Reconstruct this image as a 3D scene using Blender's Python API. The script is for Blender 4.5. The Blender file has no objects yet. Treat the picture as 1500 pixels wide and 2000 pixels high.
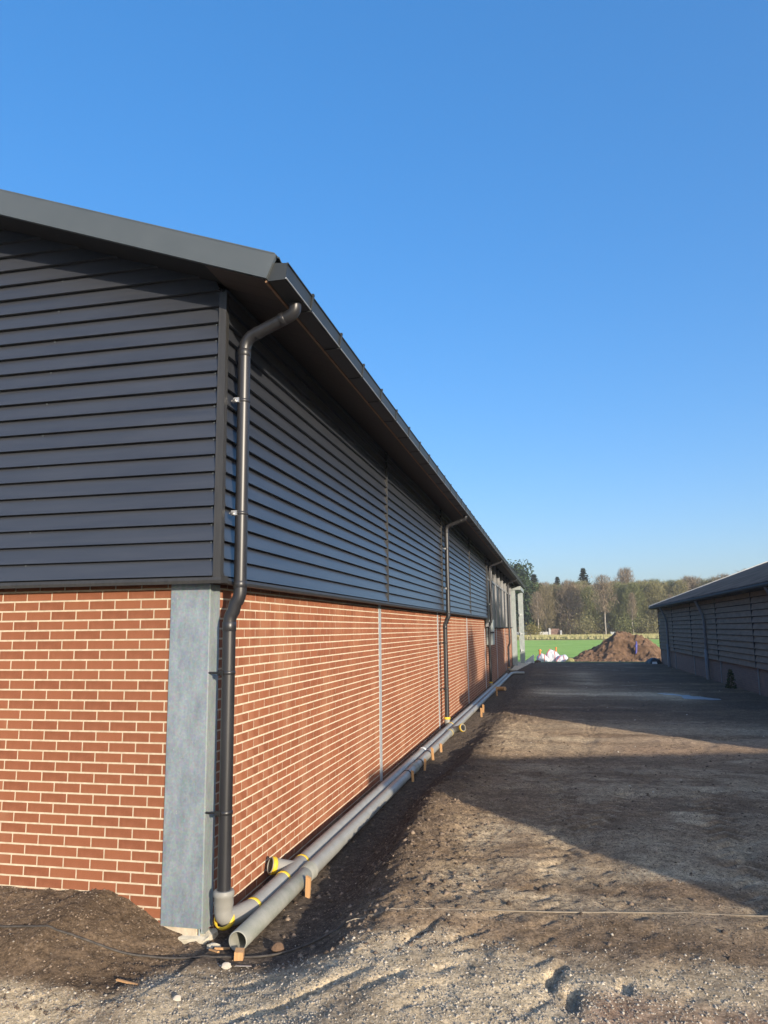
import bpy, math, random
import numpy as np
from mathutils import Vector, Matrix

sc = bpy.context.scene
R = math.radians
random.seed(7)
rng = np.random.default_rng(11)

# ------------------------------------------------------------------ camera
CAM = Vector((2.505, -5.234, 2.1))
ROWS = ((0.97548046, 0.21981641, -0.01089072),      # camera right
        (-0.0444467, 0.14829406, -0.98794401),      # camera down
        (-0.21555128, 0.96420414, 0.15442807))      # camera forward
cam = bpy.data.cameras.new('camera')
camo = bpy.data.objects.new('camera', cam)
sc.collection.objects.link(camo)
r_, d_, f_ = [Vector(a) for a in ROWS]
camo.matrix_world = Matrix(((r_.x, -d_.x, -f_.x, CAM.x), (r_.y, -d_.y, -f_.y, CAM.y),
                            (r_.z, -d_.z, -f_.z, CAM.z), (0, 0, 0, 1)))
cam.sensor_fit = 'VERTICAL'
cam.sensor_height = 36.0
cam.lens = 1469.4 / 2000 * 36.0
cam.clip_start = 0.1
cam.clip_end = 3000
sc.camera = camo

# ------------------------------------------------------------------ sky, sun, exposure
HAZE = 0.00045
SUN_EL, SUN_AZ = 13.0, 140.0           # azimuth clockwise from +Y
world = bpy.data.worlds.new("World")
sc.world = world
world.use_nodes = True
wn = world.node_tree
sky = wn.nodes.new('ShaderNodeTexSky')
sky.sky_type = 'NISHITA'
sky.sun_disc = False
sky.sun_elevation = R(SUN_EL)
sky.sun_rotation = R(SUN_AZ)
sky.air_density = 0.8
sky.dust_density = 3.0
sky.ozone_density = 3.0
hs = wn.nodes.new('ShaderNodeHueSaturation')
hs.inputs['Hue'].default_value = 0.510
hs.inputs['Saturation'].default_value = 1.7
hs.inputs['Value'].default_value = 1.37
gm = wn.nodes.new('ShaderNodeGamma')
gm.inputs['Gamma'].default_value = 0.55
wn.links.new(sky.outputs[0], gm.inputs['Color'])
wn.links.new(gm.outputs[0], hs.inputs['Color'])
wn.links.new(hs.outputs[0], wn.nodes['Background'].inputs[0])
wn.nodes['Background'].inputs[1].default_value = 0.15
sl = bpy.data.lights.new('sun', 'SUN')
sl.energy = 2.45
sl.angle = R(0.5)
sl.color = (1.0, 0.87, 0.70)
so = bpy.data.objects.new('sun', sl)
sc.collection.objects.link(so)
sun_dir = Vector((math.sin(R(SUN_AZ)) * math.cos(R(SUN_EL)), math.cos(R(SUN_AZ)) * math.cos(R(SUN_EL)), math.sin(R(SUN_EL))))
so.rotation_euler = sun_dir.to_track_quat('Z', 'Y').to_euler()
so.location = (30, -40, 30)
sc.view_settings.view_transform = 'Standard'
sc.view_settings.look = 'None'
sc.view_settings.gamma = 1.0
sc.view_settings.use_curve_mapping = False
sc.view_settings.exposure = 1.31


# ------------------------------------------------------------------ helpers
def link(o, parent=None):
    sc.collection.objects.link(o)
    if parent is not None:
        o.parent = parent
    return o


def tag(o, label=None, cat=None, group=None, kind=None):
    if label: o['label'] = label
    if cat: o['category'] = cat
    if group: o['group'] = group
    if kind: o['kind'] = kind
    return o


def empty(name, loc=(0, 0, 0), label=None, cat=None, group=None):
    o = bpy.data.objects.new(name, None)
    o.location = loc
    o.empty_display_size = 0.2
    link(o)
    return tag(o, label, cat, group)


class MB:
    """collects polygons, builds one mesh object"""

    def __init__(s):
        s.v, s.f, s.t, s.sm = [], [], [], []

    def add(s, vs, fs, tone=0.5, smooth=False):
        b = len(s.v)
        s.v.extend(tuple(p) for p in vs)
        for f in fs:
            s.f.append(tuple(i + b for i in f)); s.t.append(tone); s.sm.append(smooth)

    def hexa(s, p, tone=0.5):
        # p: 8 points, bottom 4 ccw, top 4 ccw
        s.add(p, [(3, 2, 1, 0), (4, 5, 6, 7), (0, 1, 5, 4), (1, 2, 6, 5), (2, 3, 7, 6), (3, 0, 4, 7)], tone)

    def box(s, x0, x1, y0, y1, z0, z1, tone=0.5):
        s.hexa([(x0, y0, z0), (x1, y0, z0), (x1, y1, z0), (x0, y1, z0), (x0, y0, z1), (x1, y0, z1), (x1, y1, z1), (x0, y1, z1)], tone)

    def prism_y(s, prof, y0, y1, tone=0.5):
        n = len(prof)
        vs = [(x, y0, z) for x, z in prof] + [(x, y1, z) for x, z in prof]
        fs = [tuple(range(n)), tuple(range(2 * n - 1, n - 1, -1))]
        fs += [(i, i + n, (i + 1) % n + n, (i + 1) % n) for i in range(n)]
        s.add(vs, fs, tone)

    def prism_x(s, prof, x0, x1, tone=0.5):
        n = len(prof)
        vs = [(x0, y, z) for y, z in prof] + [(x1, y, z) for y, z in prof]
        fs = [tuple(range(n - 1, -1, -1)), tuple(range(n, 2 * n))]
        fs += [(i, (i + 1) % n, (i + 1) % n + n, i + n) for i in range(n)]
        s.add(vs, fs, tone)

    def tube(s, pts, r, n=20, caps=(True, True), tone=0.5, smooth=True):
        pts = [Vector(p) for p in pts]
        rs = r if isinstance(r, (list, tuple)) else [r] * len(pts)
        tang = []
        for i in range(len(pts)):
            a = pts[max(i - 1, 0)]; b = pts[min(i + 1, len(pts) - 1)]
            t = b - a
            if t.length < 1e-9: t = tang[-1] if tang else pts[-1] - pts[0]
            tang.append(t.normalized())
        up = Vector((0, 0, 1)) if abs(tang[0].z) < 0.9 else Vector((1, 0, 0))
        u = tang[0].cross(up).normalized()
        vs = []
        for i, p in enumerate(pts):
            u = (u - tang[i] * u.dot(tang[i])).normalized()
            w = tang[i].cross(u)
            for k in range(n):
                a = 2 * math.pi * k / n
                vs.append(p + (u * math.cos(a) + w * math.sin(a)) * rs[i])
        fs = []
        for i in range(len(pts) - 1):
            for k in range(n):
                fs.append((i * n + k, i * n + (k + 1) % n, (i + 1) * n + (k + 1) % n, (i + 1) * n + k))
        s.add(vs, fs, tone, smooth)
        b = len(vs)
        if caps[0]: s.add(vs[:n], [tuple(range(n - 1, -1, -1))], tone)
        if caps[1]: s.add(vs[-n:], [tuple(range(n))], tone)

    def pipe(s, a, b, ro, ri, n=24, tone=0.5):
        """hollow straight pipe open at both ends"""
        a, b = Vector(a), Vector(b)
        d = (b - a).normalized()
        e = 0.004
        s.tube([a, a, a + d * e, b - d * e, b, b], [ri, ro - 0.002, ro, ro, ro - 0.002, ri], n, (False, False), tone)
        s.tube([b, a], ri, n, (False, False), tone)

    def mesh(s, name, mat):
        me = bpy.data.meshes.new(name)
        me.from_pydata(s.v, [], s.f)
        at = me.attributes.new('tone', 'FLOAT', 'FACE')
        at.data.foreach_set('value', np.array(s.t, dtype=np.float32))
        me.polygons.foreach_set('use_smooth', np.array(s.sm, dtype=bool))
        if mat: me.materials.append(mat)
        me.update()
        return me

    def build(s, name, mat, parent=None, **kw):
        o = bpy.data.objects.new(name, s.mesh(name, mat))
        link(o, parent)
        return tag(o, **kw)


def one(name, mat, parent, fn, **kw):
    m = MB(); fn(m)
    return m.build(name, mat, parent, **kw)


def arc(p0, p1, p2, n=7, q=0.5):
    """rounded corner at p1 between p0 and p2, as bezier points"""
    p0, p1, p2 = Vector(p0), Vector(p1), Vector(p2)
    return [p0 * (1 - t) ** 2 + p1 * 2 * t * (1 - t) + p2 * t ** 2 for t in [i / n for i in range(n + 1)]]


# --- value noise
def _h(ix, iy, seed):
    n = (ix.astype(np.int64) * 374761393 + iy.astype(np.int64) * 668265263 + seed * 1442695041) & 0x7fffffff
    n = ((n ^ (n >> 13)) * 1274126177) & 0x7fffffff
    return ((n ^ (n >> 16)) & 0xffff) / 65535.0


def vnoise(x, y, seed=0):
    ix, iy = np.floor(x), np.floor(y)
    fx, fy = x - ix, y - iy
    fx = fx * fx * (3 - 2 * fx); fy = fy * fy * (3 - 2 * fy)
    a = _h(ix, iy, seed); b = _h(ix + 1, iy, seed); c = _h(ix, iy + 1, seed); d = _h(ix + 1, iy + 1, seed)
    return (a * (1 - fx) + b * fx) * (1 - fy) + (c * (1 - fx) + d * fx) * fy


def fbm(x, y, scale, octv=4, seed=0, gain=0.5):
    s = 0; amp = 1; tot = 0
    for o in range(octv):
        s = s + amp * (vnoise(x / scale * 2 ** o + 17.3 * o, y / scale * 2 ** o - 9.1 * o, seed + o) - 0.5)
        tot += amp; amp *= gain
    return s / tot * 2


def sstep(a, b, x):
    t = np.clip((x - a) / (b - a), 0, 1)
    return t * t * (3 - 2 * t)


# ------------------------------------------------------------------ materials
def newmat(name):
    m = bpy.data.materials.new(name)
    m.use_nodes = True
    nt = m.node_tree
    b = nt.nodes['Principled BSDF']
    return m, nt, b


def N(nt, t, **kw):
    n = nt.nodes.new(t)
    for k, v in kw.items():
        setattr(n, k, v)
    return n


def noise_col(nt, scale, detail=4, rough=0.6, coord='Object', stretch=None):
    tc = N(nt, 'ShaderNodeTexCoord')
    out = tc.outputs[coord]
    if stretch:
        mp = N(nt, 'ShaderNodeMapping')
        mp.inputs['Scale'].default_value = stretch
        nt.links.new(out, mp.inputs[0]); out = mp.outputs[0]
    n = N(nt, 'ShaderNodeTexNoise')
    n.inputs['Scale'].default_value = scale
    n.inputs['Detail'].default_value = detail
    n.inputs['Roughness'].default_value = rough
    nt.links.new(out, n.inputs['Vector'])
    return n


def mixc(nt, fac, a, b, mode='MIX'):
    m = N(nt, 'ShaderNodeMix', data_type='RGBA', blend_type=mode)
    for key, val in ((0, fac), (6, a), (7, b)):
        if hasattr(val, 'links'):
            nt.links.new(val, m.inputs[key])
        elif key == 0:
            m.inputs[0].default_value = val
        else:
            m.inputs[key].default_value = (*val, 1)
    return m.outputs[2]


def ramp(nt, src, lo, hi):
    r = N(nt, 'ShaderNodeMapRange')
    r.inputs['From Min'].default_value = lo
    r.inputs['From Max'].default_value = hi
    nt.links.new(src, r.inputs[0])
    return r.outputs[0]


def rough_diffuse(b, v=.9):
    if 'Diffuse Roughness' in b.inputs: b.inputs['Diffuse Roughness'].default_value = v


def bump(nt, b, src, strength=0.3, dist=0.01):
    n = N(nt, 'ShaderNodeBump')
    n.inputs['Strength'].default_value = strength
    n.inputs['Distance'].default_value = dist
    nt.links.new(src, n.inputs['Height'])
    nt.links.new(n.outputs[0], b.inputs['Normal'])


def simple(name, c1, c2, scale=6, rough=0.6, metal=0.0, spec=0.5, bmp=0.1, bd=0.004, stretch=None, detail=5, lo=.3, hi=.7):
    m, nt, b = newmat(name)
    n = noise_col(nt, scale, detail, stretch=stretch)
    nt.links.new(mixc(nt, ramp(nt, n.outputs[0], lo, hi), c1, c2), b.inputs['Base Color'])
    b.inputs['Roughness'].default_value = rough
    b.inputs['Metallic'].default_value = metal
    b.inputs['Specular IOR Level'].default_value = spec
    if rough > .84: rough_diffuse(b, 1.0)
    if bmp: bump(nt, b, n.outputs[0], bmp, bd)
    return m


def tone_out(nt):
    a = N(nt, 'ShaderNodeAttribute')
    a.attribute_name = 'tone'
    return a.outputs['Fac']


def brick_mat():
    m, nt, b = newmat('red_brick')
    t = tone_out(nt)
    base = mixc(nt, t, (0.182, 0.066, 0.032), (0.252, 0.097, 0.047))
    n = noise_col(nt, 9, 5, 0.65)
    col = mixc(nt, ramp(nt, n.outputs[0], .35, .75), base, (0.26, 0.092, 0.050))
    n2 = noise_col(nt, 2.2, 4, 0.6, stretch=(1, 1, .35))
    col = mixc(nt, ramp(nt, n2.outputs[0], .48, .98), col, (0.38, 0.20, 0.115))
    n3 = noise_col(nt, 130, 3, 0.7)
    col = mixc(nt, 0.35, col, mixc(nt, n3.outputs[0], (0.5, 0.5, 0.5), (1.5, 1.5, 1.5)), 'MULTIPLY')
    nt.links.new(col, b.inputs['Base Color'])
    b.inputs['Roughness'].default_value = 0.85
    b.inputs['Specular IOR Level'].default_value = 0.25
    bump(nt, b, n3.outputs[0], 0.25, 0.002)
    rough_diffuse(b, 0.75)
    return m


def ground_mat():
    m, nt, b = newmat('yard_soil')

    def att(nm):
        a = N(nt, 'ShaderNodeAttribute'); a.attribute_name = nm
        return a.outputs['Fac']
    n1 = noise_col(nt, 1.7, 6, 0.65)
    n2 = noise_col(nt, 45, 5, 0.75)
    n3 = noise_col(nt, 190, 3, 0.7)
    brown = mixc(nt, ramp(nt, n1.outputs[0], .3, .7), (0.175, 0.125, 0.082), (0.345, 0.255, 0.172))
    col = mixc(nt, att('pale'), brown, (0.62, 0.525, 0.375))
    col = mixc(nt, att('red'), col, (0.36, 0.235, 0.165))
    col = mixc(nt, att('heaped'), col, mixc(nt, ramp(nt, n1.outputs[0], .3, .7), (0.105, 0.074, 0.050), (0.215, 0.155, 0.104)))
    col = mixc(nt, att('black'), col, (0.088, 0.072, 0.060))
    col = mixc(nt, att('field'), col, (0.28, 0.25, 0.12))
    n4 = noise_col(nt, 11, 5, 0.7)
    col = mixc(nt, 1.0, col, mixc(nt, ramp(nt, n4.outputs[0], .32, .66), (0.58, 0.57, 0.56), (1.28, 1.27, 1.25)), 'MULTIPLY')
    g = mixc(nt, ramp(nt, n2.outputs[0], .3, .7), (0.36, 0.355, 0.35), (1.6, 1.58, 1.52))
    col = mixc(nt, 1.0, col, g, 'MULTIPLY')
    v = N(nt, 'ShaderNodeTexVoronoi')
    v.inputs['Scale'].default_value = 75
    tc = N(nt, 'ShaderNodeTexCoord')
    nt.links.new(tc.outputs['Object'], v.inputs['Vector'])
    sp = ramp(nt, v.outputs['Distance'], 0.32, 0.12)
    s2 = N(nt, 'ShaderNodeSeparateColor')
    nt.links.new(v.outputs['Color'], s2.inputs[0])
    sel = ramp(nt, s2.outputs[0], .72, .95)
    mu = N(nt, 'ShaderNodeMath', operation='MULTIPLY'); nt.links.new(sp, mu.inputs[0]); nt.links.new(sel, mu.inputs[1])
    mu2 = N(nt, 'ShaderNodeMath', operation='MULTIPLY'); nt.links.new(mu.outputs[0], mu2.inputs[0])
    nt.links.new(ramp(nt, att('pale'), -.35, .6), mu2.inputs[1])
    col = mixc(nt, mu2.outputs[0], col, (0.56, 0.51, 0.43))
    nt.links.new(col, b.inputs['Base Color'])
    b.inputs['Roughness'].default_value = 0.95
    b.inputs['Specular IOR Level'].default_value = 0.15
    rough_diffuse(b, 1.0)
    ad = N(nt, 'ShaderNodeMath', operation='ADD')
    nt.links.new(n2.outputs[0], ad.inputs[0]); nt.links.new(n3.outputs[0], ad.inputs[1])
    bump(nt, b, ad.outputs[0], 0.8, 0.014)
    return m


def galv_mat(name, c1, c2):
    m, nt, b = newmat(name)
    n = noise_col(nt, 6, 8, 0.72, stretch=(1.2, 1.2, .45))
    col = mixc(nt, ramp(nt, n.outputs[0], .36, .64), c1, c2)
    v = N(nt, 'ShaderNodeTexVoronoi'); v.inputs['Scale'].default_value = 70
    tc = N(nt, 'ShaderNodeTexCoord'); nt.links.new(tc.outputs['Object'], v.inputs['Vector'])
    col = mixc(nt, 0.16, col, v.outputs['Color'], 'SOFT_LIGHT')
    n3 = noise_col(nt, 38, 3, 0.7)
    col = mixc(nt, ramp(nt, n3.outputs[0], .68, .82), col, (0.62, 0.64, 0.62))
    nt.links.new(col, b.inputs['Base Color'])
    b.inputs['Metallic'].default_value = 0.35
    b.inputs['Roughness'].default_value = 0.55
    bump(nt, b, n.outputs[0], 0.05, 0.004)
    return m


M = {}
M['brick'] = brick_mat()
M['mortar'] = simple('pale_mortar', (0.42, 0.355, 0.265), (0.57, 0.495, 0.385), 20, 0.95, spec=.1, bmp=.3, bd=.003)
M['clad'] = simple('anthracite_board', (0.032, 0.035, 0.043), (0.046, 0.049, 0.057), 3, 0.33, spec=.9, bmp=.04, bd=.004, stretch=(.4, .4, 6))
M['trim'] = simple('anthracite_trim', (0.028, 0.028, 0.029), (0.046, 0.045, 0.044), 14, 0.5, spec=.5, bmp=.08, bd=.002, stretch=(3, 3, .25))
M['barge'] = simple('grey_steel_sheet', (0.072, 0.086, 0.094), (0.090, 0.104, 0.112), 2, 0.45, spec=.5, bmp=.03, bd=.01)
M['gutter'] = simple('dark_grey_gutter', (0.020, 0.024, 0.025), (0.030, 0.034, 0.035), 5, 0.5, spec=.6, bmp=.02)
M['dark'] = simple('dark_sheathing', (0.010, 0.010, 0.013), (0.016, 0.016, 0.019), 4, 0.8)
M['soffit'] = simple('brown_soffit', (0.055, 0.04, 0.036), (0.085, 0.062, 0.052), 3, 0.7, stretch=(60, .6, 1))
M['soffit_edge'] = simple('soffit_edge_wood', (0.24, 0.135, 0.075), (0.32, 0.19, 0.11), 8, 0.75)
M['roof'] = simple('dark_roof_sheet', (0.045, 0.055, 0.050), (0.07, 0.082, 0.075), 2, 0.6)
M['galv'] = galv_mat('galvanised_steel', (0.205, 0.25, 0.285), (0.335, 0.385, 0.41))
M['galv_pale'] = galv_mat('galvanised_steel_pale', (0.32, 0.365, 0.36), (0.45, 0.49, 0.475))
M['galv_post'] = galv_mat('galvanised_post', (0.50, 0.52, 0.52), (0.62, 0.64, 0.64))
M['black_pipe'] = simple('black_plastic_pipe', (0.017, 0.017, 0.019), (0.030, 0.030, 0.034), 9, 0.38, spec=.6, bmp=.02, stretch=(1, 1, .2))
M['pvc'] = simple('grey_pvc', (0.30, 0.30, 0.265), (0.40, 0.395, 0.36), 7, 0.45, spec=.4, bmp=.04, lo=.25, hi=.75)
M['pvc_new'] = simple('grey_pvc_fitting', (0.27, 0.262, 0.235), (0.31, 0.30, 0.27), 6, 0.5, spec=.4, bmp=.02)
M['pvc_dirty'] = simple('dusty_pvc', (0.235, 0.25, 0.205), (0.40, 0.39, 0.34), 5, 0.6, spec=.3, bmp=.08, detail=8)
M['yellow'] = simple('yellow_seal', (0.78, 0.50, 0.03), (0.86, 0.58, 0.05), 9, 0.5)
M['wood'] = simple('pale_wood', (0.50, 0.27, 0.11), (0.64, 0.38, 0.18), 10, 0.8, stretch=(6, 6, .6))
M['concrete'] = simple('rough_concrete', (0.42, 0.38, 0.29), (0.62, 0.57, 0.46), 18, 0.95, bmp=.6, bd=.02)
M['white'] = simple('white_board', (0.74, 0.76, 0.74), (0.82, 0.83, 0.81), 5, 0.7)
M['cable'] = simple('dusty_black_cable', (0.035, 0.03, 0.026), (0.10, 0.085, 0.07), 30, 0.7)
M['rope'] = simple('tan_cord', (0.20, 0.16, 0.115), (0.42, 0.35, 0.26), 9, 0.9)
M['clip'] = simple('zinc_clip', (0.45, 0.45, 0.45), (0.6, 0.6, 0.6), 20, 0.35, metal=.7)
M['black'] = simple('black_clip', (0.012, 0.012, 0.013), (0.02, 0.02, 0.02), 20, 0.5)
M['glass'] = simple('dark_window_glass', (0.015, 0.02, 0.025), (0.03, 0.035, 0.04), 1, 0.06, spec=.6, bmp=0)
M['infill'] = simple('grey_infill_panel', (0.045, 0.047, 0.05), (0.06, 0.062, 0.066), 3, 0.35, bmp=.02)
M['alu'] = simple('grey_aluminium', (0.27, 0.27, 0.27), (0.34, 0.34, 0.34), 6, 0.4)
M['old_board'] = simple('weathered_board', (0.185, 0.150, 0.118), (0.27, 0.222, 0.178), 3.2, 0.9, spec=.2, bmp=.15, stretch=(1, .5, 2.2), detail=8)
M['old_roof'] = simple('weathered_fibre_cement', (0.075, 0.078, 0.078), (0.16, 0.155, 0.145), 1.3, 0.95, spec=.15, detail=8, stretch=(1, .5, 1))
M['old_pipe'] = simple('weathered_grey_pipe', (0.115, 0.13, 0.15), (0.19, 0.205, 0.225), 5, 0.5, stretch=(1, 1, .3))
M['old_post'] = simple('old_wall_post', (0.20, 0.20, 0.20), (0.27, 0.265, 0.255), 6, 0.8)
M['verge'] = simple('pale_verge_capping', (0.42, 0.42, 0.40), (0.55, 0.55, 0.53), 4, 0.7)
M['soil'] = simple('heaped_soil', (0.075, 0.050, 0.035), (0.26, 0.165, 0.105), 1.9, 0.95, spec=.1, bmp=.8, bd=.06, detail=9)
M['bag'] = simple('white_woven_bag', (0.50, 0.515, 0.55), (0.62, 0.63, 0.66), 4, 0.6, bmp=.25, bd=.05)
M['red'] = simple('red_strap', (0.55, 0.06, 0.05), (0.62, 0.09, 0.07), 8, 0.6)
M['orange'] = simple('orange_tie', (0.62, 0.20, 0.05), (0.70, 0.26, 0.08), 8, 0.7)
M['blue'] = simple('blue_plastic', (0.045, 0.05, 0.24), (0.07, 0.075, 0.32), 6, 0.5)
M['bin_bag'] = simple('dark_plastic_sheet', (0.02, 0.028, 0.032), (0.05, 0.06, 0.065), 6, 0.35, bmp=.4, bd=.05)
M['grass'] = simple('green_field_grass', (0.120, 0.225, 0.058), (0.178, 0.29, 0.088), .22, 0.9, spec=.1, detail=9, bmp=.6, bd=.05)
M['dry'] = simple('dry_verge_grass', (0.24, 0.235, 0.10), (0.36, 0.335, 0.165), .25, 0.95, spec=.1, detail=9, bmp=.6, bd=.1)
M['stone'] = simple('pale_stone', (0.42, 0.37, 0.30), (0.60, 0.55, 0.47), 14, 0.9)
M['bark'] = simple('grey_brown_bark', (0.12, 0.10, 0.075), (0.22, 0.19, 0.14), 3, 0.95, stretch=(1, 1, .2))
M['birch'] = simple('white_birch_bark', (0.22, 0.19, 0.15), (0.52, 0.48, 0.41), 1.6, 0.85, stretch=(1, 1, 2.5))
M['bead'] = simple('folded_edge_glint', (0.30, 0.32, 0.33), (0.40, 0.42, 0.43), 8, 0.3, spec=.8, bmp=0)  # pale colour paints the sun glint along the gutter's lower edge


def twig(name, c1, c2):
    m, nt, b = newmat(name)
    nt.links.new(mixc(nt, tone_out(nt), c1, c2), b.inputs['Base Color'])
    b.inputs['Roughness'].default_value = 0.95
    b.inputs['Specular IOR Level'].default_value = 0.1
    return m


M['twig_olive'] = twig('olive_twigs', (0.13, 0.122, 0.060), (0.26, 0.24, 0.125))
M['twig_brown'] = twig('brown_twigs', (0.14, 0.118, 0.070), (0.265, 0.225, 0.135))
M['twig_red'] = twig('reddish_twigs', (0.155, 0.122, 0.085), (0.275, 0.222, 0.155))
M['twig_green'] = twig('mossy_twigs', (0.10, 0.112, 0.050), (0.21, 0.22, 0.10))
M['needles'] = twig('dark_needles', (0.012, 0.026, 0.016), (0.040, 0.066, 0.036))
M['evergreen'] = twig('evergreen_leaves', (0.020, 0.040, 0.020), (0.070, 0.105, 0.045))
M['shrub'] = twig('yellow_shrub', (0.14, 0.125, 0.04), (0.26, 0.23, 0.08))
M['pebble'] = twig('gravel_stones', (0.24, 0.205, 0.165), (0.60, 0.53, 0.42))
M['clod'] = twig('soil_clods', (0.085, 0.062, 0.046), (0.33, 0.25, 0.18))
M['drygrass'] = twig('dry_grass_blades', (0.24, 0.24, 0.10), (0.42, 0.38, 0.20))


def old_brick():
    m, nt, b = newmat('old_brick_base')
    tc = N(nt, 'ShaderNodeTexCoord')
    sx = N(nt, 'ShaderNodeSeparateXYZ'); nt.links.new(tc.outputs['Object'], sx.inputs[0])
    cb = N(nt, 'ShaderNodeCombineXYZ'); nt.links.new(sx.outputs[1], cb.inputs[0]); nt.links.new(sx.outputs[2], cb.inputs[1])
    br = N(nt, 'ShaderNodeTexBrick')
    br.inputs['Scale'].default_value = 1
    br.inputs['Brick Width'].default_value = .22
    br.inputs['Row Height'].default_value = .0755
    br.inputs['Mortar Size'].default_value = .006
    br.inputs['Color1'].default_value = (0.20, 0.125, 0.098, 1)
    br.inputs['Color2'].default_value = (0.25, 0.155, 0.12, 1)
    br.inputs['Mortar'].default_value = (0.22, 0.18, 0.155, 1)
    nt.links.new(cb.outputs[0], br.inputs['Vector'])
    n = noise_col(nt, .9, 6, .6)
    col = mixc(nt, ramp(nt, n.outputs[0], .62, .8), br.outputs['Color'], (0.34, 0.19, 0.125))
    nt.links.new(col, b.inputs['Base Color'])
    b.inputs['Roughness'].default_value = .95
    return m


M['old_brick'] = old_brick()
M['soil_yard'] = ground_mat()

# ------------------------------------------------------------------ ground
def axis(lo, a, b, hi, d, g):
    """fine step d between a and b, growing by g outside"""
    mid = list(np.arange(a, b + 1e-9, d))
    up, x, s = [], mid[-1], d
    while x < hi:
        s *= g; x += s; up.append(x)
    dn, x, s = [], a, d
    while x > lo:
        s *= g; x -= s; dn.append(x)
    return np.array(dn[::-1] + mid + up)


PUD = (6.55, 19.9)


TRACKS = ((2.35, .06, .16, .025), (3.9, .05, .17, .028), (3.0, -.10, .13, .018), (5.4, .02, .2, .03), (2.0, .33, .12, .02))


def ground_h(X, Y):
    base = np.interp(Y, [-6, -1.6, -.6, 0, 3, 5, 7, 10, 20, 40, 48], [.16, .20, .25, .27, .27, .20, .13, .07, -.02, -.12, -.2])
    # foreground dips towards the corner
    left = 1 - sstep(.3, 1.7, X)
    frontz = 1 - sstep(-.7, .1, Y)
    base = base - left * frontz * (.14)
    wob = fbm(X, Y, .9, 3, 3) * .10
    # trench along the wall
    edge = np.interp(Y, [-1.2, -.3, 1, 3, 9, 20, 36], [.42, .58, .60, .66, .72, .78, .8])
    wide = np.interp(Y, [-1.2, 0, 3, 7, 12, 36], [.8, .75, .45, .45, .5, .4])
    tz = np.interp(Y, [-1.5, -.6, -.1, 10, 36], [.08, .03, .0, -.02, -.09])
    t = sstep(0, 1, (X + wob - edge) / wide)
    z = np.where(Y > -1.4, tz + (np.maximum(base, tz) - tz) * t, base)
    fade = sstep(-1.5, -.55, Y)
    z = base + (z - base) * fade
    # crest of the spoil bank
    bank = np.exp(-((X + wob - edge - wide * 1.05) / .3) ** 2) * np.interp(Y, [-.5, .6, 2.4, 4.5, 8, 12], [0, .02, .075, .03, .02, 0])
    z = z + bank
    # soil heaped against the front wall, left of the corner
    prof = np.interp(X, [-40, -3, -1.8, -1.25, -.95, -.75, -.55, -.42, -.30, -.1, .15], [.2, .24, .235, .235, .255, .255, .185, .125, .055, -.02, -.02])
    out = 1 - sstep(-.55, 0, -0 * X + (-Y - 1.25))
    heap = prof * sstep(-1.45, -.35, Y + 0.12 * fbm(X, Y, .7, 2, 21))
    z = np.where(X < .16, np.maximum(z - sstep(.15, -.3, X) * .03, 0) + heap * 1.0, z)
    # relief
    rough = .24 + .76 * np.exp(-((X + wob - edge - wide) / .8) ** 2) * sstep(-1, .5, Y)
    rough = np.where(X < 0, .6, rough)
    z = z + fbm(X, Y, .55, 3, 5) * .026 + (fbm(X, Y, .16, 3, 8) * .026 + np.maximum(fbm(X, Y, .055, 2, 9), 0) * .030) * rough
    # wheel tracks with lug prints
    for cx, slope, w, dp in TRACKS:
        c = cx + slope * Y + .12 * np.sin(Y * .5 + cx)
        q = np.exp(-((X - c) / w) ** 4)
        lug = np.maximum(0, np.sin((Y + np.abs(X - c) * 1.2) * 26 + cx * 3)) * .6
        z = z - q * dp * 1.5 * (.35 + lug) * (.4 + .6 * vnoise(X * .7, Y * .35, 31)) * sstep(-1.9, -.6, Y) * (1 - sstep(25, 40, Y))
    # short sharp prints near the camera
    for px, py, ln, an, dp in ((2.42, -.72, .32, 1.35, .05), (2.50, -.95, .2, 1.5, .06), (2.78, -.80, .12, 1.4, .04), (1.62, -.30, .38, 1.12, .03), (1.9, -.28, .35, 1.0, .02), (1.15, -.98, .55, .75, .035), (.95, -1.12, .5, .6, .03),
                               (1.5, -.9, .3, .8, .03), (.75, -.75, .35, .35, .03)):
        dx, dy = X - px, Y - py
        u = dx * math.cos(an) + dy * math.sin(an); w = -dx * math.sin(an) + dy * math.cos(an) + .02 * fbm(X, Y, .1, 2, 12)
        z = z - dp * np.exp(-(u / (ln * .5)) ** 4 - (w / .028) ** 2)
    # puddle hollow
    pd = np.sqrt(((X - PUD[0]) / .85) ** 2 + ((Y - PUD[1] + .9 * (X - PUD[0])) / 1.1) ** 2)
    z = z + (-.035 - z) * (1 - sstep(.6, 1.5, pd)) * (Y > 15)
    z = z - .03 * (1 - sstep(.3, 1.0, pd + .9 * fbm(X, Y, .5, 3, 41)))
    far = sstep(44, 49, Y)
    z = z * (1 - far) + far * (-.22 - .72 * sstep(46, 60, Y) + .62 * sstep(64, 148, Y))
    return z


gx = axis(-700, -2.5, 4.9, 700, .02, 1.055)
gy = axis(-700, -2.1, 4.2, 60, .02, 1.014)
gy = np.concatenate([gy[gy < 60], np.array([60 * 1.08 ** i for i in range(0, 34)])])
GX, GY = np.meshgrid(gx, gy)
GZ = ground_h(GX, GY)
# stop the sheet inside the buildings (kept below the floor)
ins = (GX < -.35) & (GY > .12) & (GY < 43.5)
GZ = np.where(ins, -.35, GZ)
ny, nx = GX.shape


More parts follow.
